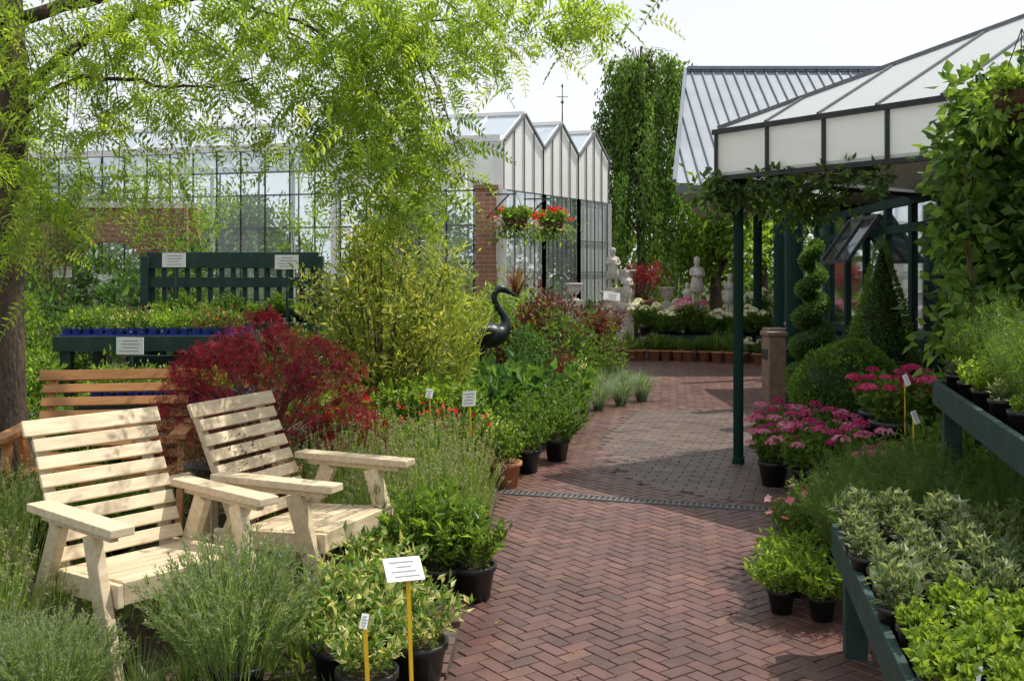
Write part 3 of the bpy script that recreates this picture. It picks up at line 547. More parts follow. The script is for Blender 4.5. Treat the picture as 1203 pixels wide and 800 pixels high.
for k in range(3):
    p=C0+g*wv*k; q=C0+g*wv*(k+1); m_=(p+q)/2; on=np.array([g[1],-g[0],0])
    o_=on*.02
    pl.add([p+up*BZ+o_,q+up*BZ+o_,q+up*EZ+o_,m_+up*AZ+o_,p+up*EZ+o_],[(0,1,2,3,4)])
    if k==1: gl.add([p+up*.4,q+up*.4,q+up*BZ,p+up*BZ],[(0,1,2,3)])
    else: gm=B(); gm.add([p+up*.4,q+up*.4,q+up*BZ,p+up*BZ],[(0,1,2,3)]); GM.append(('hazy_window',gm.mesh('hazy_window',['milky'])))
    for j in range(5):
        x=p+(q-p)*j/4; top=EZ+(AZ-EZ)*(1-abs(j/2-1)); 
        gb.beam(x+up*BZ+on*.04,x+up*top+on*.04,.022,.025)
        (wh if j%4==0 else gb).beam(x+up*.0+on*.05,x+up*BZ+on*.05,.075 if j%4==0 else .025,.05 if j%4==0 else .03)
    for z in(.4,1.0,1.6,2.2,BZ): gb.beam(p+up*z+on*.03,q+up*z+on*.03,.025,.025)
    gb.beam(p+up*EZ+on*.06,m_+up*AZ+on*.06,.04,.04); gb.beam(q+up*EZ+on*.06,m_+up*AZ+on*.06,.04,.04)
    rf.add([p+up*EZ,p+d1*LEN+up*EZ,m_+d1*LEN+up*AZ,m_+up*AZ],[(0,1,2,3)]); rf.add([q+up*EZ,q+d1*LEN+up*EZ,m_+d1*LEN+up*AZ,m_+up*AZ],[(0,1,2,3)])
    wh.beam(m_+up*(AZ+.02)+on*.05,m_+d1*LEN+up*(AZ+.02),.06,.06)
    s=.0
    while s<LEN: rb.beam(p+d1*s+up*(EZ+.015),m_+d1*s+up*(AZ+.015),.03,.025); rb.beam(q+d1*s+up*(EZ+.015),m_+d1*s+up*(AZ+.015),.03,.025); s+=.62
E0=C0+g*GL
s=.0
while s<LEN: fr.beam(E0+d1*s,E0+d1*s+up*EZ,.03,.04); s+=1.0
for z in(.9,1.8,2.6): fr.beam(E0+up*z,E0+d1*LEN+up*z,.03,.035)
for s in(2,5,8,11):
    for k in(1,2): wh.beam(C0+g*wv*k+d1*s,C0+g*wv*k+d1*s+up*EZ,.07,.07)
flo=B(); fl=[C0+d1*0,E0+d1*0,E0+d1*LEN,C0+d1*LEN]; flo.add([p+up*.006 for p in fl],[(0,1,2,3)])
pier=B(); pc=C0+d1*.24+nrm*.14; pier.beam(pc,pc+up*BZ,.36,.3); pier.beam(pc+up*BZ,pc+up*(BZ+.06),.42,.36)
thing('glasshouse',[('frame',fr.mesh('frame',['dark'])),('white_post',wh.mesh('white_post',['white'])),('glazing',gl.mesh('glazing',['glass']))]+GM+[('gable_frame',gb.mesh('gable_frame',['gbar'])),('gable_panel',pl.mesh('gable_panel',['poly'])),('roof',rf.mesh('roof',['roofglass'])),('glazing_bar',rb.mesh('glazing_bar',['white'])),('base_wall',bw.mesh('base_wall',['brick'])),('floor',flo.mesh('floor',['inner'])),('brick_pier',pier.mesh('brick_pier',['brick']))],'long glasshouse with white gables, opal panels and dark glazing frames','greenhouse')
for i in range(9):
    p=C0+d1*(1.2+i*1.2)+g*random.uniform(1,3); obj('indoor_shrub',random.choice([gsh,ysh,ysh]),None,(p[0],p[1],.01),i,random.uniform(1.0,1.6),'tall leafy plant standing inside glasshouse','shrub',group='plants inside the glasshouse')
b=B(); b.tube([(0,0,0),(0,0,.95)],[.02,.01],6); b.lathe([(.01,.5),(.045,.55),(.01,.6)],n=10); b.beam((-.14,0,.68),(.14,0,.68),.015); b.beam((0,-.14,.68),(0,.14,.68),.015); b.lathe([(.005,.9),(.03,.94),(.002,1.02)],n=8)
pv=C0+g*wv*1.5; obj('weather_vane',b.mesh('weather_vane',['dark']),None,(pv[0]+.05,pv[1],AZ),0,.75,'thin dark weather vane finial on glasshouse ridge','weather vane')
b=B(); W0=np.array([-8.4,14.6,0]);W1=np.array([-4.7,15.1,0]); dv=(W1-W0);WL=np.linalg.norm(dv);dv/=WL; nv=np.array([-dv[1],dv[0],0])*.11
ax0,ax1,sp=1.9,3.0,1.6; WH=2.55
def wallquad(u0,u1,z0,z1):
    a=W0+dv*u0;c=W0+dv*u1
    v=[a-nv+up*z0,c-nv+up*z0,c+nv+up*z0,a+nv+up*z0,a-nv+up*z1,c-nv+up*z1,c+nv+up*z1,a+nv+up*z1]; b.add(v,[(3,2,1,0),(4,5,6,7),(0,1,5,4),(1,2,6,5),(2,3,7,6),(3,0,4,7)])
wallquad(0,ax0,0,WH); wallquad(ax1,WL,0,WH)
ns=14
for i in range(ns):
    u0=ax0+(ax1-ax0)*i/ns;u1=ax0+(ax1-ax0)*(i+1)/ns; um=((u0+u1)/2-(ax0+ax1)/2)/((ax1-ax0)/2); z=sp+.45*math.sqrt(max(0,1-um*um)); wallquad(u0,u1,z,WH)
cp_=B(); cp_.beam(W0+up*(WH+.04),W1+up*(WH+.04),.3,.08)
pr=B()
for uu in(1.5,3.4): pr.beam(W0+dv*uu-nv*1.3,W0+dv*uu-nv*1.3+up*WH,.4,.12)
thing('brick_wall',[('wall',b.mesh('wall',['brick'])),('coping',cp_.mesh('coping',['stone'])),('pier',pr.mesh('pier',['brick']))],'orange-red brick garden wall with an arched opening','wall')
# ---------------------------------------------------------------- entrance canopy
A=np.array([1.72,8.4,0]); e1=np.array([.593,-.805,0]); e2=np.array([.805,.593,0]); SL=4.0; FB,FT=2.38,2.77
cor=[A,A+e1*SL,A+e1*SL+e2*SL,A+e2*SL]; ctr=A+e1*SL/2+e2*SL/2; ap=ctr+up*3.78
rf=B(); rb=B(); fa=B(); ff=B(); ce=B()
for i in range(4):
    p=cor[i];q=cor[(i+1)%4]; d=(q-p)/SL; on=np.array([d[1],-d[0],0]); 
    if (p+q)[0:2]@on[:2]/2-ctr[:2]@on[:2]<0: on=-on
    rf.add([p+up*(FT+.02),q+up*(FT+.02),ap],[(0,1,2)])
    for k in range(1,8):
        t=k/8; st=p+(q-p)*t; m_=(p+q)/2; f_=1-abs(2*t-1)
        top=st+(ctr-m_)*f_; ztop=FT+.02+(ap[2]-FT-.02)*f_
        rb.beam(st+up*(FT+.03),top+up*(ztop+.01),.022,.02)
    rb.beam(p+up*(FT+.035),ap+up*.02,.04,.03)
    fa.add([p+up*FB+on*.0,q+up*FB,q+up*FT,p+up*FT],[(0,1,2,3)])
    for z in(FB,FT): ff.beam(p+up*z+on*.02-d*.03,q+up*z+on*.02+d*.03,.04,.04)
    for k in range(8):
        x=p+d*SL*k/7.5; ff.beam(x+up*FB+on*.02,x+up*FT+on*.02,.028,.03)
ce.add([c_+up*(FB+.05) for c_ in cor],[(0,1,2,3)])
po=B(); pa=A+e1*.12+e2*.12; po.lathe([(.05,0),(.05,.05),(.042,.06),(.042,FB)],c=pa,n=24)
thing('entrance_canopy',[('roof',rf.mesh('roof',['canopyroof'])),('glazing_bar',rb.mesh('glazing_bar',['gbar'])),('fascia',fa.mesh('fascia',['poly'])),('fascia_frame',ff.mesh('fascia_frame',['dark'])),('ceiling',ce.mesh('ceiling',['white'])),('post',po.mesh('post',['green']))],'pyramid-roofed entrance canopy with cream fascia panels and green post','canopy')
en=B(); eg=B(); ew=B(); F0=np.array([3.85,7.6,0]);F1=np.array([4.3,14.2,0]); fd=F1-F0;FL=np.linalg.norm(fd);fd/=FL
k=0;s=0
while s<FL:
    en.beam(F0+fd*s,F0+fd*s+up*2.36,.07,.09); s+=.82
for z in(.06,.9,2.05,2.33): en.beam(F0+up*z,F1+up*z,.06,.09)
eg.add([F0,F1,F1+up*2.33,F0+up*2.33],[(0,1,2,3)])
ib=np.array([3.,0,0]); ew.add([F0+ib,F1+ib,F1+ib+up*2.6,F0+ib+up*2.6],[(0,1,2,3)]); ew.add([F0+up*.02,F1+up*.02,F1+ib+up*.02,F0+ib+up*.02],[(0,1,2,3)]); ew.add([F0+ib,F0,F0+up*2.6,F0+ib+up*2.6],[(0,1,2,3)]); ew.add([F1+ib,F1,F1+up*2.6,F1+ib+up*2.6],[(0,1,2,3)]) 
ro=B(); ro.beam((F0+F1)/2+ib/2-np.array([0,FL/2,0])+up*2.62,(F0+F1)/2+ib/2+np.array([0,FL/2,0])+up*2.62,3.2,.12)
wn=B(); wp=B()
for s in(3.4,):
    p=F0+fd*s; q=p+fd*1.2; o_=np.array([-.34,.03,-.5])
    t0,t1=p+up*2.22+[-.06,0,0],q+up*2.22+[-.06,0,0]
    for a_,c_ in((t0,t1),(t0+o_,t1+o_),(t0,t0+o_),(t1,t1+o_),((t0+t1)/2,(t0+t1)/2+o_)): wn.beam(a_,c_,.04,.04)
    wp.add([t0,t1,t1+o_,t0+o_],[(0,1,2,3)])
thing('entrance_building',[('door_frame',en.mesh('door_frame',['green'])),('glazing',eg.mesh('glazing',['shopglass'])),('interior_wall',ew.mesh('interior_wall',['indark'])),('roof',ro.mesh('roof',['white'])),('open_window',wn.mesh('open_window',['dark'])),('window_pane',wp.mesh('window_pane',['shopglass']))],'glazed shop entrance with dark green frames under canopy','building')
m1=B(); v0=np.array([2.62,16.,3.02]); v1=np.array([9.5,16.,3.02]); v2=np.array([9.5,19.2,5.45]); v3=np.array([3.35,19.2,5.45]); m1.add([v0,v1,v2,v3],[(0,1,2,3)])
for k in range(1,34):
    x0=2.62+k*.2
    zt=1 if x0>=3.35 else (x0-2.62)/.73
    m1.beam((x0,16,3.04),(x0,16+3.2*zt,3.04+2.43*zt),.018,.035,mat=1)
m1.beam(v3+up*.04,v2+up*.04,.22,.06,mat=1); m1.beam(v0+[-.03,0,.03],v3+[-.03,0,.03],.06,.08,mat=1)
m2=B(); m2.beam(v0+[0,.0,-.1],v1+[0,0,-.1],.1,.14)
m5=B(); m5.add([(2.65,16.1,2.9),(9.4,16.1,2.9),(9.4,23.5,2.9),(4.35,23.5,2.9)],[(0,1,2,3)])
m4=B(); m4.box((8.6,18.3,1.45),(3.6,4,2.88)); 
P_=[('roof',m1.mesh('roof',['metal','rib'])),('gutter',m2.mesh('gutter',['gbar'])),('wall',m4.mesh('wall',['cream'])),('soffit',m5.mesh('soffit',['cream']))]
for x,y,r in((3.35,11.9,.1),(4.0,15.0,.09),(5.1,15.2,.08),(4.6,18.8,.08)): 
    m3=B(); m3.lathe([(r*1.2,0),(r*1.2,.06),(r,.08),(r,2.9 if y>14 else 2.38)],c=(x,y,0),n=24); P_.append(('column',m3.mesh('column',['green'])))
thing('metal_roofed_building',P_,'building with standing-seam grey metal roof and green columns','building')
b=B(); b.box((0,0,.5),(.24,.3,1.0)); c=B(); c.box((0,0,1.03),(.28,.34,.06)); dgh=B(); dgh.box((-.125,0,.75),(.02,.2,.14)); 
for x,y in((3.05,11.7),(3.25,12.4),(3.9,13.8)): thing('litter_bin',[('body',b.mesh('body',['bstone'])),('lid',c.mesh('lid',['bstone'])),('slot',dgh.mesh('slot',['dark']))],'brown stone-effect square litter bin beside green post','bin',(x,y,.012),.1,group='litter bins by the entrance',sc=.85,bevel=.012)
def vine(cl,n,L,W,cols,label,name,sup=None,supn='trellis'):
    b=B(); cl=np.array(cl); cloud(b,n,cl,L,W,cols,up=-.35)
    for i in range(len(cl)-1): 
        if np.linalg.norm(cl[i,:3]-cl[i+1,:3])<.8: b.tube([cl[i,:3],(cl[i,:3]+cl[i+1,:3])/2+[0,0,-.03],cl[i+1,:3]],.006,4,1)
    parts=[('foliage',mk(b))]
    if sup: parts.append((supn,sup))
    return thing(name,parts,label,'climbing plant')
c=[(A+e1*t*.0+e2*t+up*(2.32-.12*abs(math.sin(t*4))-.0)).tolist()+[.15] for t in np.linspace(-.15,1.6,12)]
c+=[(A+e1*t+up*(2.3-.05*math.sin(t*9))).tolist()+[.08] for t in np.linspace(0,1.5,8)]
c+=[(A+e2*(.2)+[-.12,0,2.15]).tolist()+[.14],(A+e2*.9+up*2.1).tolist()+[.16],(A+e2*1.3+up*2.15).tolist()+[.15]]
vine(c,1700,.08,.5,DG+GR,'climber trailing below the canopy fascia','canopy_vine')
tr=B()
for z in np.linspace(.9,2.75,8): tr.beam((2.85,6.1,z),(3.6,4.6,z),.025,.03)
for t in np.linspace(0,1,5): tr.beam((2.85+.75*t,6.1-1.5*t,0),(2.85+.75*t,6.1-1.5*t,2.8),.05 if t in(0,1) else .03,.05 if t in(0,1) else .03)
c=[]
for i in range(80):
    t=random.random()**1.2; z=random.uniform(1.1,2.7); c.append([2.66+.6*t+random.uniform(-.06,.06),6.0-1.3*t,z,.17])
c+=[[2.54,5.6,2.0,.14],[2.58,5.5,2.45,.12],[2.48,5.5,1.75,.14],[2.60,5.7,2.62,.12],[2.48,5.4,1.45,.14],[2.48,5.5,2.2,.13],[2.48,5.3,1.25,.14],[2.46,5.5,1.9,.10]]
vine(c,9500,.085,.7,[(.05,.105,.022),(.08,.15,.03),(.12,.20,.04),(.035,.075,.018)],'large-leaved green climber covering a trellis','climbing_vine',tr.mesh('trellis',['green']))
b=B(); b.lathe([(.02,-.17),(.1,-.14),(.17,-.05),(.19,.03),(.17,.03),(.12,0)],n=20); h=B(); 
for k in range(3):
    a_=k*2.09; h.tube([(.18*math.cos(a_),.18*math.sin(a_),.03),(0,0,.45)],.004,4)
gf=stemplant(60,.2,.26,.07,.5,12,LG,base=.12,outk=1.2); cloud(gf,320,np.array([[.15*math.cos(t),.15*math.sin(t),-.08,.16] for t in np.linspace(0,6,9)]),.075,.55,LG+GR,up=-.8)
hb=[('basket',b.mesh('basket',['basket'],True)),('chain',h.mesh('chain',['dark'])),('foliage',mk(gf))]
thing('hanging_basket',hb,'brown coir hanging basket with trailing green plants','hanging basket',(2.64,5.2,2.50),sc=.8)
bf=stemplant(90,.24,.32,.07,.5,12,GR+LG,base=.14,outk=1.2); cloud(bf,350,np.array([[.22*math.cos(t),.22*math.sin(t),-.1,.18] for t in np.linspace(0,6,9)]),.08,.5,LG+GR,up=-.8); bfm=mk(bf)
def bask(c1,n1,c2,n2):
    fb=B(); d=norm(rng.normal(size=(n1,3)));d[:,2]=abs(d[:,2])-.3; P=d*[.32,.32,.24]+[0,0,.1]; P=np.repeat(P,7,0)+rng.normal(size=(n1*7,3))*.025; flowers(fb,P,.032,c1)
    f2=B(); d=norm(rng.normal(size=(n2,3)));d[:,2]=-abs(d[:,2])*.9+.2; P=d*[.33,.33,.26]; P=np.repeat(P,5,0)+rng.normal(size=(n2*5,3))*.03; flowers(f2,P,.03,c2)
    return fb.mesh('blossom',['petal']),f2.mesh('trailing_blossom',['petal'])
b2=B(); b2.beam((0,0,.42),(-.45,.12,.42),.02); b2.beam((-.45,.12,.05),(-.1,.03,.42),.02)
for x,y,cc in((.06,16.2,([(.65,.02,.02)],8,[(.75,.45,.5),(.75,.65,.66)],16)),(.68,17.2,([(.65,.02,.02),(.75,.04,.03)],16,[(.75,.6,.62),(.6,.05,.05)],6))):
    f1,f2=bask(*cc)
    thing('hanging_basket',[('basket',hb[0][1]),('chain',hb[1][1]),('foliage',bfm),('blossom',f1),('trailing_blossom',f2),('bracket',b2.mesh('bracket',['dark']))],'hanging basket full of red and pink geraniums on glasshouse bracket','hanging basket',(x,y,2.42),sc=1.05,group='geranium baskets')
# ---------------------------------------------------------------- plant benches
def bench_parts(w_,d_,h_,mat='green',lip=.08):
    t=B(); 
    n=max(3,int(d_/.11))
    for i in range(n): t.box((0,-d_/2+(i+.5)*d_/n,h_-.015),(w_-.05,d_/n-.012,.024))
    sk=B()
    for sy in(-1,1): sk.box((0,sy*d_/2,h_),(w_+.03,.03,lip*1.6))
    for sx in(-1,1): sk.box((sx*w_/2,0,h_),(.03,d_-.03,lip*1.6))
    P=[('table_top',t.mesh('table_top',[mat])),('rim',sk.mesh('rim',[mat]))]
    for sx in(-1,1):
        for sy in(-1,1):
            l=B(); l.box((sx*(w_/2-.07),sy*(d_/2-.07),(h_-.065)/2),(.09,.09,h_-.065)); P.append(('leg',l.mesh('leg',[mat])))
    return P
dirv=np.array([.196,.98,0]); side=np.array([.98,-.196,0]); TL=2.3
edge=np.array([1.37,4.25,0]); tcen=edge-dirv*TL/2+side*.6
rzt=math.atan2(dirv[1],dirv[0])-math.pi/2
thing('plant_table',bench_parts(1.2,TL,.47,'gsoft'),'low dark green timber table holding herb pots','table',tuple(tcen),rzt,bevel=.004)
for r_ in range(10):
    for c_ in range(7):
        p=edge-dirv*(.1+r_*.185)+side*(.06+c_*.165); p=p+np.array([random.uniform(-.02,.02),random.uniform(-.02,.02),0])
        sg=r_<6 or (r_==6 and c_%3==0)
        lab=('grey-leaved sage plant in small black pot on table','sage') if sg else ('yellow-green oregano in small black pot on table','oregano')
        put(sages[0 if c_<3 else (1 if random.random()<.6 else 2)] if sg else oreg,(p[0],p[1],.475),random.uniform(.7,1.2),PBs,'herb_plant',lab[0],lab[1],group='herb pots on the low green table')
e0=np.array([2.3,5.45,0]); d2=np.array([.25,.968,0]); s2=np.array([.968,-.25,0]); tc2=e0-d2*1.1+s2*.6
thing('plant_table',bench_parts(1.2,2.2,.95,'gsoft',.08),'tall dark green timber bench with feathery plants','table',tuple(tc2),math.atan2(d2[1],d2[0])-math.pi/2,bevel=.004)
for r_ in range(5):
    for c_ in range(2):
        p=e0-d2*(.25+r_*.36)+s2*(.22+c_*.34); put(fenl,(p[0],p[1],.955),random.uniform(.8,1.15),PBs,'fennel_plant','feathery light green fennel on tall bench','herb',group='fennel plants on the tall bench')
    p=e0-d2*(.15+r_*.36)+s2*.09; put([sages[0],oreg,light][r_%3],(p[0],p[1],.955),.7,PBs,'herb_plant','small herb in black pot on tall bench edge','herb',group='small herbs on the tall bench')
for x,y,s in [(1.62,4.7,.95),(1.95,4.75,1.),(2.3,4.6,1.),(1.8,5.1,1.1),(2.15,5.2,1.1),(2.5,5.1,1.),(2.1,4.45,.8)]:
    put(fen,(x,y,.14),s,PB,'fennel_plant','dark feathery fennel in pot behind herb table','herb',group='dark feathery fennel pots')
for x,y,s in [(1.26,4.7,.85),(1.42,4.6,.9),(1.38,4.95,.95)]: put(light,(x,y,.012),s,PBs,'potted_plant','bright green leafy plant in small black pot','plant',group='small bright green pots on the path')
put(salm,(1.5,5.2,.012),.9,PB,'flowering_plant','pink and white flowering plant in black pot','flower'); 
for x,y,s,m in [(2.08,7.9,.9,pinkA),(2.42,7.7,1,pinkA),(2.25,8.5,.9,pinkA),(2.5,8.3,.9,pinkA),(2.12,7.2,.95,pinkA),(2.45,7.0,1.0,pinkA),(2.4,6.4,.85,pinkA),(1.95,7.5,.75,pinkA)]: put(m,(x,y,.012),s,PB,'hydrangea','magenta-pink hydrangea in a black pot','flower',group='pink hydrangeas by the entrance')
for x,y,s in [(2.85,7.7,1.0),(3.1,7.3,1.2),(2.75,7.2,1.0)]: put(pinkB,(x,y,.28),s,PBl,'hydrangea','deep pink flowering shrub near topiary','flower',group='deep pink flowering shrubs')
for x,y,s in [(3.1,6.8,1.3),(2.8,6.4,1.3),(2.1,6.0,.9),(2.45,5.9,1.2),(1.8,5.9,.7),(2.65,6.1,1.4),(2.9,7.0,1.2)]: put(leafy2,(x,y,.012),s,PB,'potted_plant','green leafy shrub in black pot by bench','plant',group='green shrubs beside the tall bench')
for x,y,s in [(1.95,5.6,1.),(2.25,5.75,1.1),(1.7,5.5,.8)]: put(fen,(x,y,.0),s,PB,'fennel_plant','dark feathery fennel in pot behind herb table','herb',group='dark feathery fennel pots')
def rackparts():
    b=B()
    for z,h_ in((1.72,.16),(1.5,.1),(1.2,.1)): b.box((0,0,z),(1.7,.03,h_))
    for k in range(15): b.box((-.8+k*.114,.035,1.15),(.05,.03,1.15))
    f=B()
    for z,y in((.75,-.25),(1.05,-.12)): f.box((0,y,z),(1.75,.32,.04)); f.box((0,y-.17,z),(1.8,.03,.12))
    P=[('slat_back',b.mesh('slat_back',['gsoft'])),('shelf',f.mesh('shelf',['gsoft']))]
    for sx in(-.86,.86): l=B(); l.box((sx,.0,.88),(.08,.1,1.76)); l.box((sx,-.35,.36),(.08,.08,.72)); P.append(('leg',l.mesh('leg',['gsoft'])))
    return P
thing('display_stand',rackparts(),'dark green slatted display stand with price signs','display stand',(-2.78,10,0),.02,bevel=.004)
def signmesh(w_,h_):
    b=B(); b.box((0,0,0),(w_,.006,h_)); 
    for k in range(4): b.box((random.uniform(-.02,.02)*w_*3,-.0045,h_*(.3-.2*k)),(w_*random.uniform(.4,.75),.002,h_*.045),mat=1)
    return b.mesh('card',['card','ink'])
for x,y,z in((-3.3,9.9,1.72),(-2.2,9.9,1.70),(-3.12,8.3,1.0),(-6.0,13.5,1.6),(-5.4,13.5,1.5),(-6.7,13.5,1.6)):
    s_=B(); s_.beam((x*0,.02,-.6 if z>1.1 else -.3),(0,.02,.05),.025,.015)
    e=thing('price_sign',[('card',signmesh(.23,.14)),('stake',s_.mesh('stake',['gsoft']))],'small white printed price sign on plant stand','sign',(x,y-.1,z),random.uniform(-.1,.2),group='white price signs')
thing('plant_table',bench_parts(1.5,.9,1.0,'gsoft'),'dark green raised plant bench with blue trays','table',(-3.1,8.9,0),.05,bevel=.004)
thing('plant_table',bench_parts(1.3,.7,.62,'gsoft'),'low dark green plant bench with blue trays','table',(-2.5,7.6,0),.05,bevel=.004)
tray=B(); tray.box((0,0,.02),(.36,.24,.04)); 
for i in range(4):
    for j in range(3): tray.lathe([(.032,.03),(.04,.085),(.036,.085),(.03,.07)],c=(-.13+i*.087,-.08+j*.08,0),n=8)
trm=tray.mesh('tray_body',['blue'])
sdms=[]
for cols in(GR+LG,VAR[:2]+GR,LG,[(.2,.05,.05)]+GR):
    sd=B(); cc=np.array([[-.13+.26*i/4,-.07+.14*j/3,.12,.065] for i in range(5) for j in range(4)]); cc[:,2]+=rng.uniform(-.02,.05,20); cloud(sd,800,cc,.036,.5,cols,up=.8)
    sdms.append(mk(sd,'seedlings'))
for x0,y0,z0,nx in((-3.1,8.9,1.015,4),(-2.5,7.6,.635,3)):
    for i in range(nx):
        for j in range(3 if nx==4 else 2):
            thing('seedling_tray',[('tray',trm),('seedlings',sdms[(i+j*2)%4])],'blue plastic tray of small green bedding plants','plant tray',(x0-(nx-1)*.19+i*.37,y0-.26+j*.27,z0+.02),.05,group='blue seedling trays')
for i in range(7): put([oreg,sages[0],light,leafy][i%4],(-3.45+i*.23,9.72,.78),.9,PBs,'potted_plant','small plant in pot on green stand','plant',group='small pots on the green stand')
for i in range(7): put([light,leafy,light,leafy2][i%4],(-3.45+i*.23,9.86,1.08),.6,PBs,'potted_plant','small plant in pot on green stand','plant',group='small pots on the green stand')
for i in range(18): 
    x=random.uniform(-4.8,-2.9);y=random.uniform(7.3,9.0); put(random.choice([leafy2,light,yelF,strap,orF,light]),(x,y,0),random.uniform(.9,1.5),PB,'potted_plant','mixed bedding plant standing under the tree','plant',group='bedding plants under the tree')
obj('small_tree',shrubmesh(LG,.8,.9,2600,.07,.35,30,2.4),None,(-4.6,13.8,0),0,1,'slender young tree with airy green leaves','tree')
obj('small_tree',shrubmesh(GR,.6,.7,2000,.07,.35,26,2.2),None,(-5.9,12.9,0),0,1,'slender young tree before brick wall','tree')
obj('small_tree',shrubmesh(LG,.6,.8,2000,.07,.35,26,2.3),None,(-7.0,13.2,0),0,1,'slender young tree with yellow-green leaves','tree')
obj('small_tree',shrubmesh(LG,.35,.9,900,.06,.35,20,2.1),None,(-2.6,12.6,0),0,1,'thin sapling in front of glasshouse','tree')
def label_thing(x,y,z,w_,h_,rz,tilt=-.35,lab='white plant label on a yellow stake',sw_=.012,off=0):
    s_=B(); s_.beam((off,.012,h_*.1),(off+.02,.012,-z+.01),sw_,.006,up=(0,1,0)); cm_=signmesh(w_,h_)
    e=thing('plant_label',[('stake',s_.mesh('stake',['yellow']))],lab,'label',(x,y,z),rz,group='plant labels on stakes'); c_=obj('card',cm_,e); c_.rotation_euler=(tilt,.2*math.sin(x*9),0); return e
label_thing(-.38,3.52,.56,.14,.09,.5,-.75,sw_=.014,off=.02); label_thing(-.50,3.40,.42,.025,.05,.1,sw_=.014); label_thing(-.3,7.0,.72,.1,.11,-.4); label_thing(-.6,7.3,.72,.05,.07,0)
label_thing(2.75,7.0,.85,.09,.08,.9); label_thing(2.45,6.1,.72,.09,.08,.9); label_thing(1.45,14.6,1.25,.24,.12,0); label_thing(-.25,5.05,.4,.04,.08,.3)
wl=B(); wl.box((0,0,.05),(.014,.002,.1)); wlm=wl.mesh('plant_tag',['card'])
for i in range(22):
    r_=random.randint(0,9);c_=random.randint(0,6); p=edge-dirv*(.12+int(r_)*.185)+side*(.08+c_*.165+.03); o=obj('plant_tag',wlm,None,(p[0],p[1]-.03,.56),random.uniform(-.9,.9),.8,'small white plastic plant tag in herb pot','label','white plant tags in herb pots'); o.rotation_euler=(random.uniform(-.3,.1),random.uniform(-.3,.3),random.uniform(-.9,.9))
# ---------------------------------------------------------------- bird statue
pts=np.array([(-.42,0,.46),(-.36,0,.50),(-.26,0,.55),(-.12,0,.6),(.04,0,.63),(.16,0,.63),(.25,0,.68),(.29,0,.78),(.25,0,.88),(.17,0,.97),(.12,0,1.07),(.13,0,1.16),(.19,0,1.21),(.26,0,1.2),(.31,0,1.17),(.40,0,1.12),(.46,0,1.09)])
rad=[.01,.04,.085,.14,.165,.15,.10,.06,.046,.04,.036,.036,.048,.048,.03,.016,.004]
t=np.linspace(0,len(pts)-1,60); Pq=np.stack([np.interp(t,range(len(pts)),pts[:,k]) for k in range(3)],1); Rq=np.interp(t,range(len(pts)),rad)
for _ in range(3): Pq[1:-1]=(Pq[:-2]+2*Pq[1:-1]+Pq[2:])/4; Rq[1:-1]=(Rq[:-2]+2*Rq[1:-1]+Rq[2:])/4
b=B(); b.tube(Pq,Rq,16); 
wg=B()
for sy in(-1,1): wg.tube([(.12,sy*.13,.66),(0,sy*.165,.68),(-.16,sy*.15,.64),(-.34,sy*.08,.54),(-.48,sy*.03,.5)],[.02,.08,.09,.05,.005],10,flat=.4)
lg=B()
for sy in(-1,1): lg.tube([(.0,sy*.06,.52),(-.04,sy*.06,.3),(.0,sy*.06,.28),(.0,sy*.06,.02)],[.03,.014,.014,.012],8); lg.tube([(-.04,sy*.06,.012),(.1,sy*.06,.012)],.012,6)
thing('bird_statue',[('body',b.mesh('body',['bronze'],True)),('wing',wg.mesh('wing',['bronze'],True)),('leg',lg.mesh('leg',['bronze'],True))],'dark bronze long-necked bird statue among shrubs','statue',(-.30,10.95,.36),math.radians(20),sc=.88)
b=B(); b.box((0,0,.18),(.6,.5,.36)); obj('plinth',b.mesh('plinth',['bstone']),None,(-.30,10.95,0),0,1,'low brown stone plinth beneath bird statue','plinth')
# ---------------------------------------------------------------- stone statue, urns
def skinned(name,V,E,R,mat,sub=2):
    me=bpy.data.meshes.new(name); me.from_pydata(V,E,[]); o=bpy.data.objects.new(name,me); COL.objects.link(o)
    sk=o.modifiers.new('Skin','SKIN')
    for i,r_ in enumerate(R): me.skin_vertices[0].data[i].radius=(r_,r_)
    me.skin_vertices[0].data[0].use_root=True
    sb=o.modifiers.new('Sub','SUBSURF'); sb.levels=sub; sb.render_levels=sub
    dg=bpy.context.evaluated_depsgraph_get(); nm=bpy.data.meshes.new_from_object(o.evaluated_get(dg)); bpy.data.objects.remove(o)
    nm.materials.clear(); nm.materials.append(M[mat]); nm.polygons.foreach_set('use_smooth',[True]*len(nm.polygons)); return nm
V=[(0,0,.42),(0,0,.52),(0,-.01,.64),(0,0,.72),(0,-.01,.77),(0,-.01,.86),(0,-.005,.92),(.06,0,.36),(.07,-.03,.2),(.07,.0,.03),(.07,-.07,.02),(-.06,0,.36),(-.06,.02,.2),(-.07,.02,.03),(-.07,-.05,.02),(.11,0,.66),(.15,-.02,.54),(.08,-.11,.52),(-.11,0,.66),(-.15,-.03,.55),(-.05,-.12,.56)]
Ed=[(0,1),(1,2),(2,3),(3,4),(4,5),(5,6),(0,7),(7,8),(8,9),(9,10),(0,11),(11,12),(12,13),(13,14),(2,15),(15,16),(16,17),(2,18),(18,19),(19,20)]
Rr=[.09,.075,.09,.035,.06,.075,.05,.06,.042,.03,.022,.06,.042,.03,.022,.04,.032,.025,.04,.032,.025]
stt=skinned('figure',V,Ed,Rr,'stone')
dr=B(); n=20; dr.lathe([(.13,.2),(.16,.22),(.115,.42),(.1,.5),(.12,.62),(.08,.68)],n=18)
ho=B(); ho.lathe([(.05,.5),(.09,.55),(.08,.6),(.03,.62)],c=(0,-.14,0),n=12)
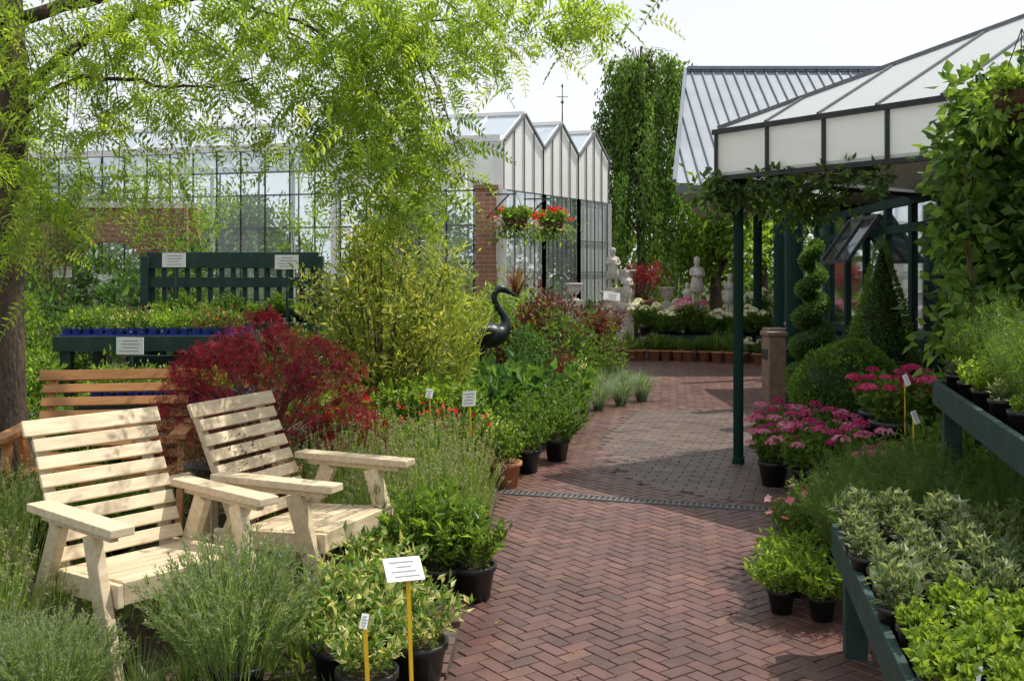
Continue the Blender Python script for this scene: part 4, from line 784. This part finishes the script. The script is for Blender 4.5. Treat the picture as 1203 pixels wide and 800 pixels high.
drm=dr.mesh('drapery',['stone'],True); hom=ho.mesh('bowl',['stone'],True)
def pedestal(h,w_=1): b=B(); b.box((0,0,.05),(.42*w_,.42*w_,.1)); b.box((0,0,h/2),(.28*w_,.28*w_,h-.2)); b.box((0,0,h-.05),(.36*w_,.36*w_,.1)); return b.mesh('pedestal',['stone'])
urn=B(); urn.lathe([(.15,0),(.15,.04),(.06,.08),(.05,.14),(.14,.2),(.2,.32),(.2,.42),(.26,.47),(.26,.5),(.2,.48),(.16,.4)],n=24); um=urn.mesh('urn',['stone'],True)
for x,y,h_,kd,s_ in((1.95,19.4,1.3,1,.85),(2.32,20.4,1.25,0,.8),(3.72,20.2,1.0,2,1.0),(1.0,16.2,1.15,0,.55),(4.5,20.6,.8,0,.8),(3.15,20.5,.95,0,.7),(2.2,19.2,1.0,1,.7),(4.25,19.6,.85,1,.8),(1.75,18.4,.95,0,.6),(3.4,19.5,.85,1,.6)):
    obj('pedestal',pedestal(h_,.75),None,(x,y,.0),.2,1,'square cast-stone pedestal in display area','pedestal',group='stone pedestals')
    if kd==0: obj('stone_urn',um,None,(x,y,h_),0,s_,'classical pale stone garden urn on pedestal','urn',group='stone urns')
    elif kd==2: thing('stone_statue',[('figure',stt),('drapery',drm),('bowl',hom)],'pale cast-stone child figure holding a bowl on pedestal','statue',(x,y,h_),.2,sc=s_)
    else: thing('stone_statue',[('figure',stt),('drapery',drm)],'small pale cast-stone draped figure on pedestal','statue',(x,y,h_),-.5+x*.2,sc=s_)
lowb=bench_parts(2.4,.7,.36,'gsoft')
thing('plant_table',lowb,'low display table covered with white and pink flowers','table',(3.9,18.9,.012),-.12)
for i in range(9):
    for j in range(3):
        x=2.85+i*.26;y=19.0-.03*i+.05+(j-1)*.24; m=[leafy,strap,whiteF,leafy,light,light,leafy2,pinkF][random.randint(0,7)]; put(m,(x,y,.38),random.uniform(.6,1.1),PBs,'flowering_plant','leafy or flowering plant on display table','flower',group='flowering plants on the display table')
for row in range(2):
    for i in range(12):
        t=i/11; x=2.15+2.3*t+random.uniform(-.05,.05); y=18.2-.9*t*t+row*.3+random.uniform(-.05,.05); put(random.choice([strap,light,leafy,leafy2,light,varg,leafy,whiteF]) if row else random.choice([strap,light,leafy,leafy2,strap,redF]),(x,y,.012),random.uniform(.5,.85),PT,'potted_plant','small plant in terracotta pot along display','plant',group='terracotta pots along the display',ps=.75 if row else .95)
for x,y,z,s,m in((2.5,18.9,.4,1.3,whiteF),(2.95,18.75,.35,1.1,whiteF),(3.35,18.8,.45,1.3,pinkF),(3.85,18.7,.35,1.0,whiteF),(4.4,18.5,.35,1.2,whiteF),(4.7,19.2,.6,1.3,whiteF)): put(m,(x,y,z),s,PB,'hydrangea','large-headed white or magenta hydrangea in flower display','flower',group='big hydrangeas in the flower display')
for i in range(11):
    x=2.2+i*.28+random.uniform(-.1,.1); y=19.6+random.random()*.9; put(random.choice([whiteF,leafy,light,strap,leafy2,leafy]),(x,y,random.choice([.2,.35,.5])),random.uniform(.8,1.2),PB,'flowering_plant','leafy plant on raised stand behind table','flower',group='plants behind the display table')
b=B(); c=clumps(26,.5,.45,.35,.55,.13,.5,1,-.3); cloud(b,900,c,.07,.18,RD,up=-.3,lobes=4,flat=.5); stems_to(b,c[::2],(0,0,0),.014)
e=thing('japanese_maple',[('foliage',b.mesh('foliage',['rleaf','stem']))],'small red-leaved maple beside stone urns','tree',(2.72,20.4,1.0)); 
obj('pot',PTl,e,(0,0,-.3)); obj('stand',pedestal(.7),e,(0,0,-1.0))
for x,y,s in((3.2,21.8,1.0),(4.0,22,1.0),(5.0,21.5,1.0),(2.0,21.8,1.1)): obj('garden_shrub',ysh,None,(x,y,0),x,s,'bright green shrub behind flower display','shrub')
# ---------------------------------------------------------------- weeping tree and background trees
b=B(); tk=B(); tk.tube([(0,0,0),(.1,0,2),(0,.1,4),(.15,0,6.0),(.35,0,7.0)],[.16,.12,.09,.04,.01],10)
wc=[(.075,.14,.03),(.11,.19,.04),(.055,.11,.022)]
for i in range(135):
    z=random.uniform(3.0,7.3)if i%4 else random.uniform(5.8,7.4); a=random.uniform(0,6.28); lim_=1.5 if z<5 else 1.5*(1-.62*(z-5)/2.4)
    r_=random.uniform(.2,1)*lim_; x,y=r_*math.cos(a)+.15*max(0,z-5),r_*math.sin(a)
    tk.tube([(0.05,0,z-.6),(x*.5,y*.5,z+.1),(x,y,z)],[.018,.01,.004],5)
    for s_ in range(3):
        x2,y2=x+random.gauss(0,.15),y+random.gauss(0,.15); L_=random.uniform(1.0,3.0); n=80; t=rng.uniform(0,1,n)
        P=np.stack([x2+.16*L_*t**.5*math.cos(a)+rng.normal(size=n)*.06*(1+.3*t),y2+rng.normal(size=n)*.06,z-L_*t+.15*np.sin(t*3)+random.uniform(-.2,.1)],1); P[:,2]=np.maximum(P[:,2],.3)
        leaves(b,P,rng.normal(size=(n,3))*.4+[0,0,-1],np.full(n,.13),.42,pick(wc,n,.35)*(1+.3*math.sin(i*7)))
thing('weeping_tree',[('trunk',tk.mesh('trunk',['bark'],True)),('crown',mk(b,'crown'))],'tall weeping tree with cascading green branches','tree',(3.2,25.5,0))
def bgtree(x,y,h,r,lab,n=5000,cols=None):
    b=B(); c=clumps(40,r,r,h*.36,h*.62,r*.28,.4,1.0); cloud(b,n,c,.2,.5,cols or [(.05,.1,.025),(.075,.14,.035),(.04,.08,.02)]); tk=B(); tk.tube([(0,0,0),(0,0,h*.7)],[.2,.08],8)
    for q in c[::3]: tk.tube([(0,0,h*.35),((q[0])*.5,q[1]*.5,q[2]*.9),tuple(q[:3])],[.06,.04,.015],5)
    return thing('background_tree',[('trunk',tk.mesh('trunk',['bark'])),('crown',mk(b,'crown'))],lab,'tree',(x,y,0))
bgtree(5.2,25.6,3.9,1.5,'round leafy tree beyond the metal roof',4500,[(.10,.18,.03),(.14,.23,.04)])
bgtree(2.0,29,4.4,1.7,'dense green tree behind glasshouse'); bgtree(7.5,30,5,2.2,'dense green tree beyond the shop'); bgtree(-3,30,4.0,2.0,'dense green tree behind glasshouse'); bgtree(-8,29,3.8,2.2,'dense green tree behind glasshouse'); bgtree(-12,24,4.8,2.3,'dense green tree beyond brick wall'); bgtree(-9.3,17.5,3.6,1.3,'leafy tree behind brick wall')
b=B(); n=24000; P=np.stack([rng.uniform(-30,30,n),rng.uniform(33,36,n),rng.uniform(0,1,n)**.8*3.0],1); P[:,2]*=(.8+.25*np.sin(P[:,0]*1.3)+.1*np.sin(P[:,0]*3.1)); leaves(b,P,rng.normal(size=(n,3))+[0,0,.3],np.full(n,.3),.5,pick([(.05,.1,.025),(.07,.13,.035)],n,.4))
obj('hedge',mk(b),None,kind='stuff',label='dense green hedge bounding the garden centre',cat='hedge')
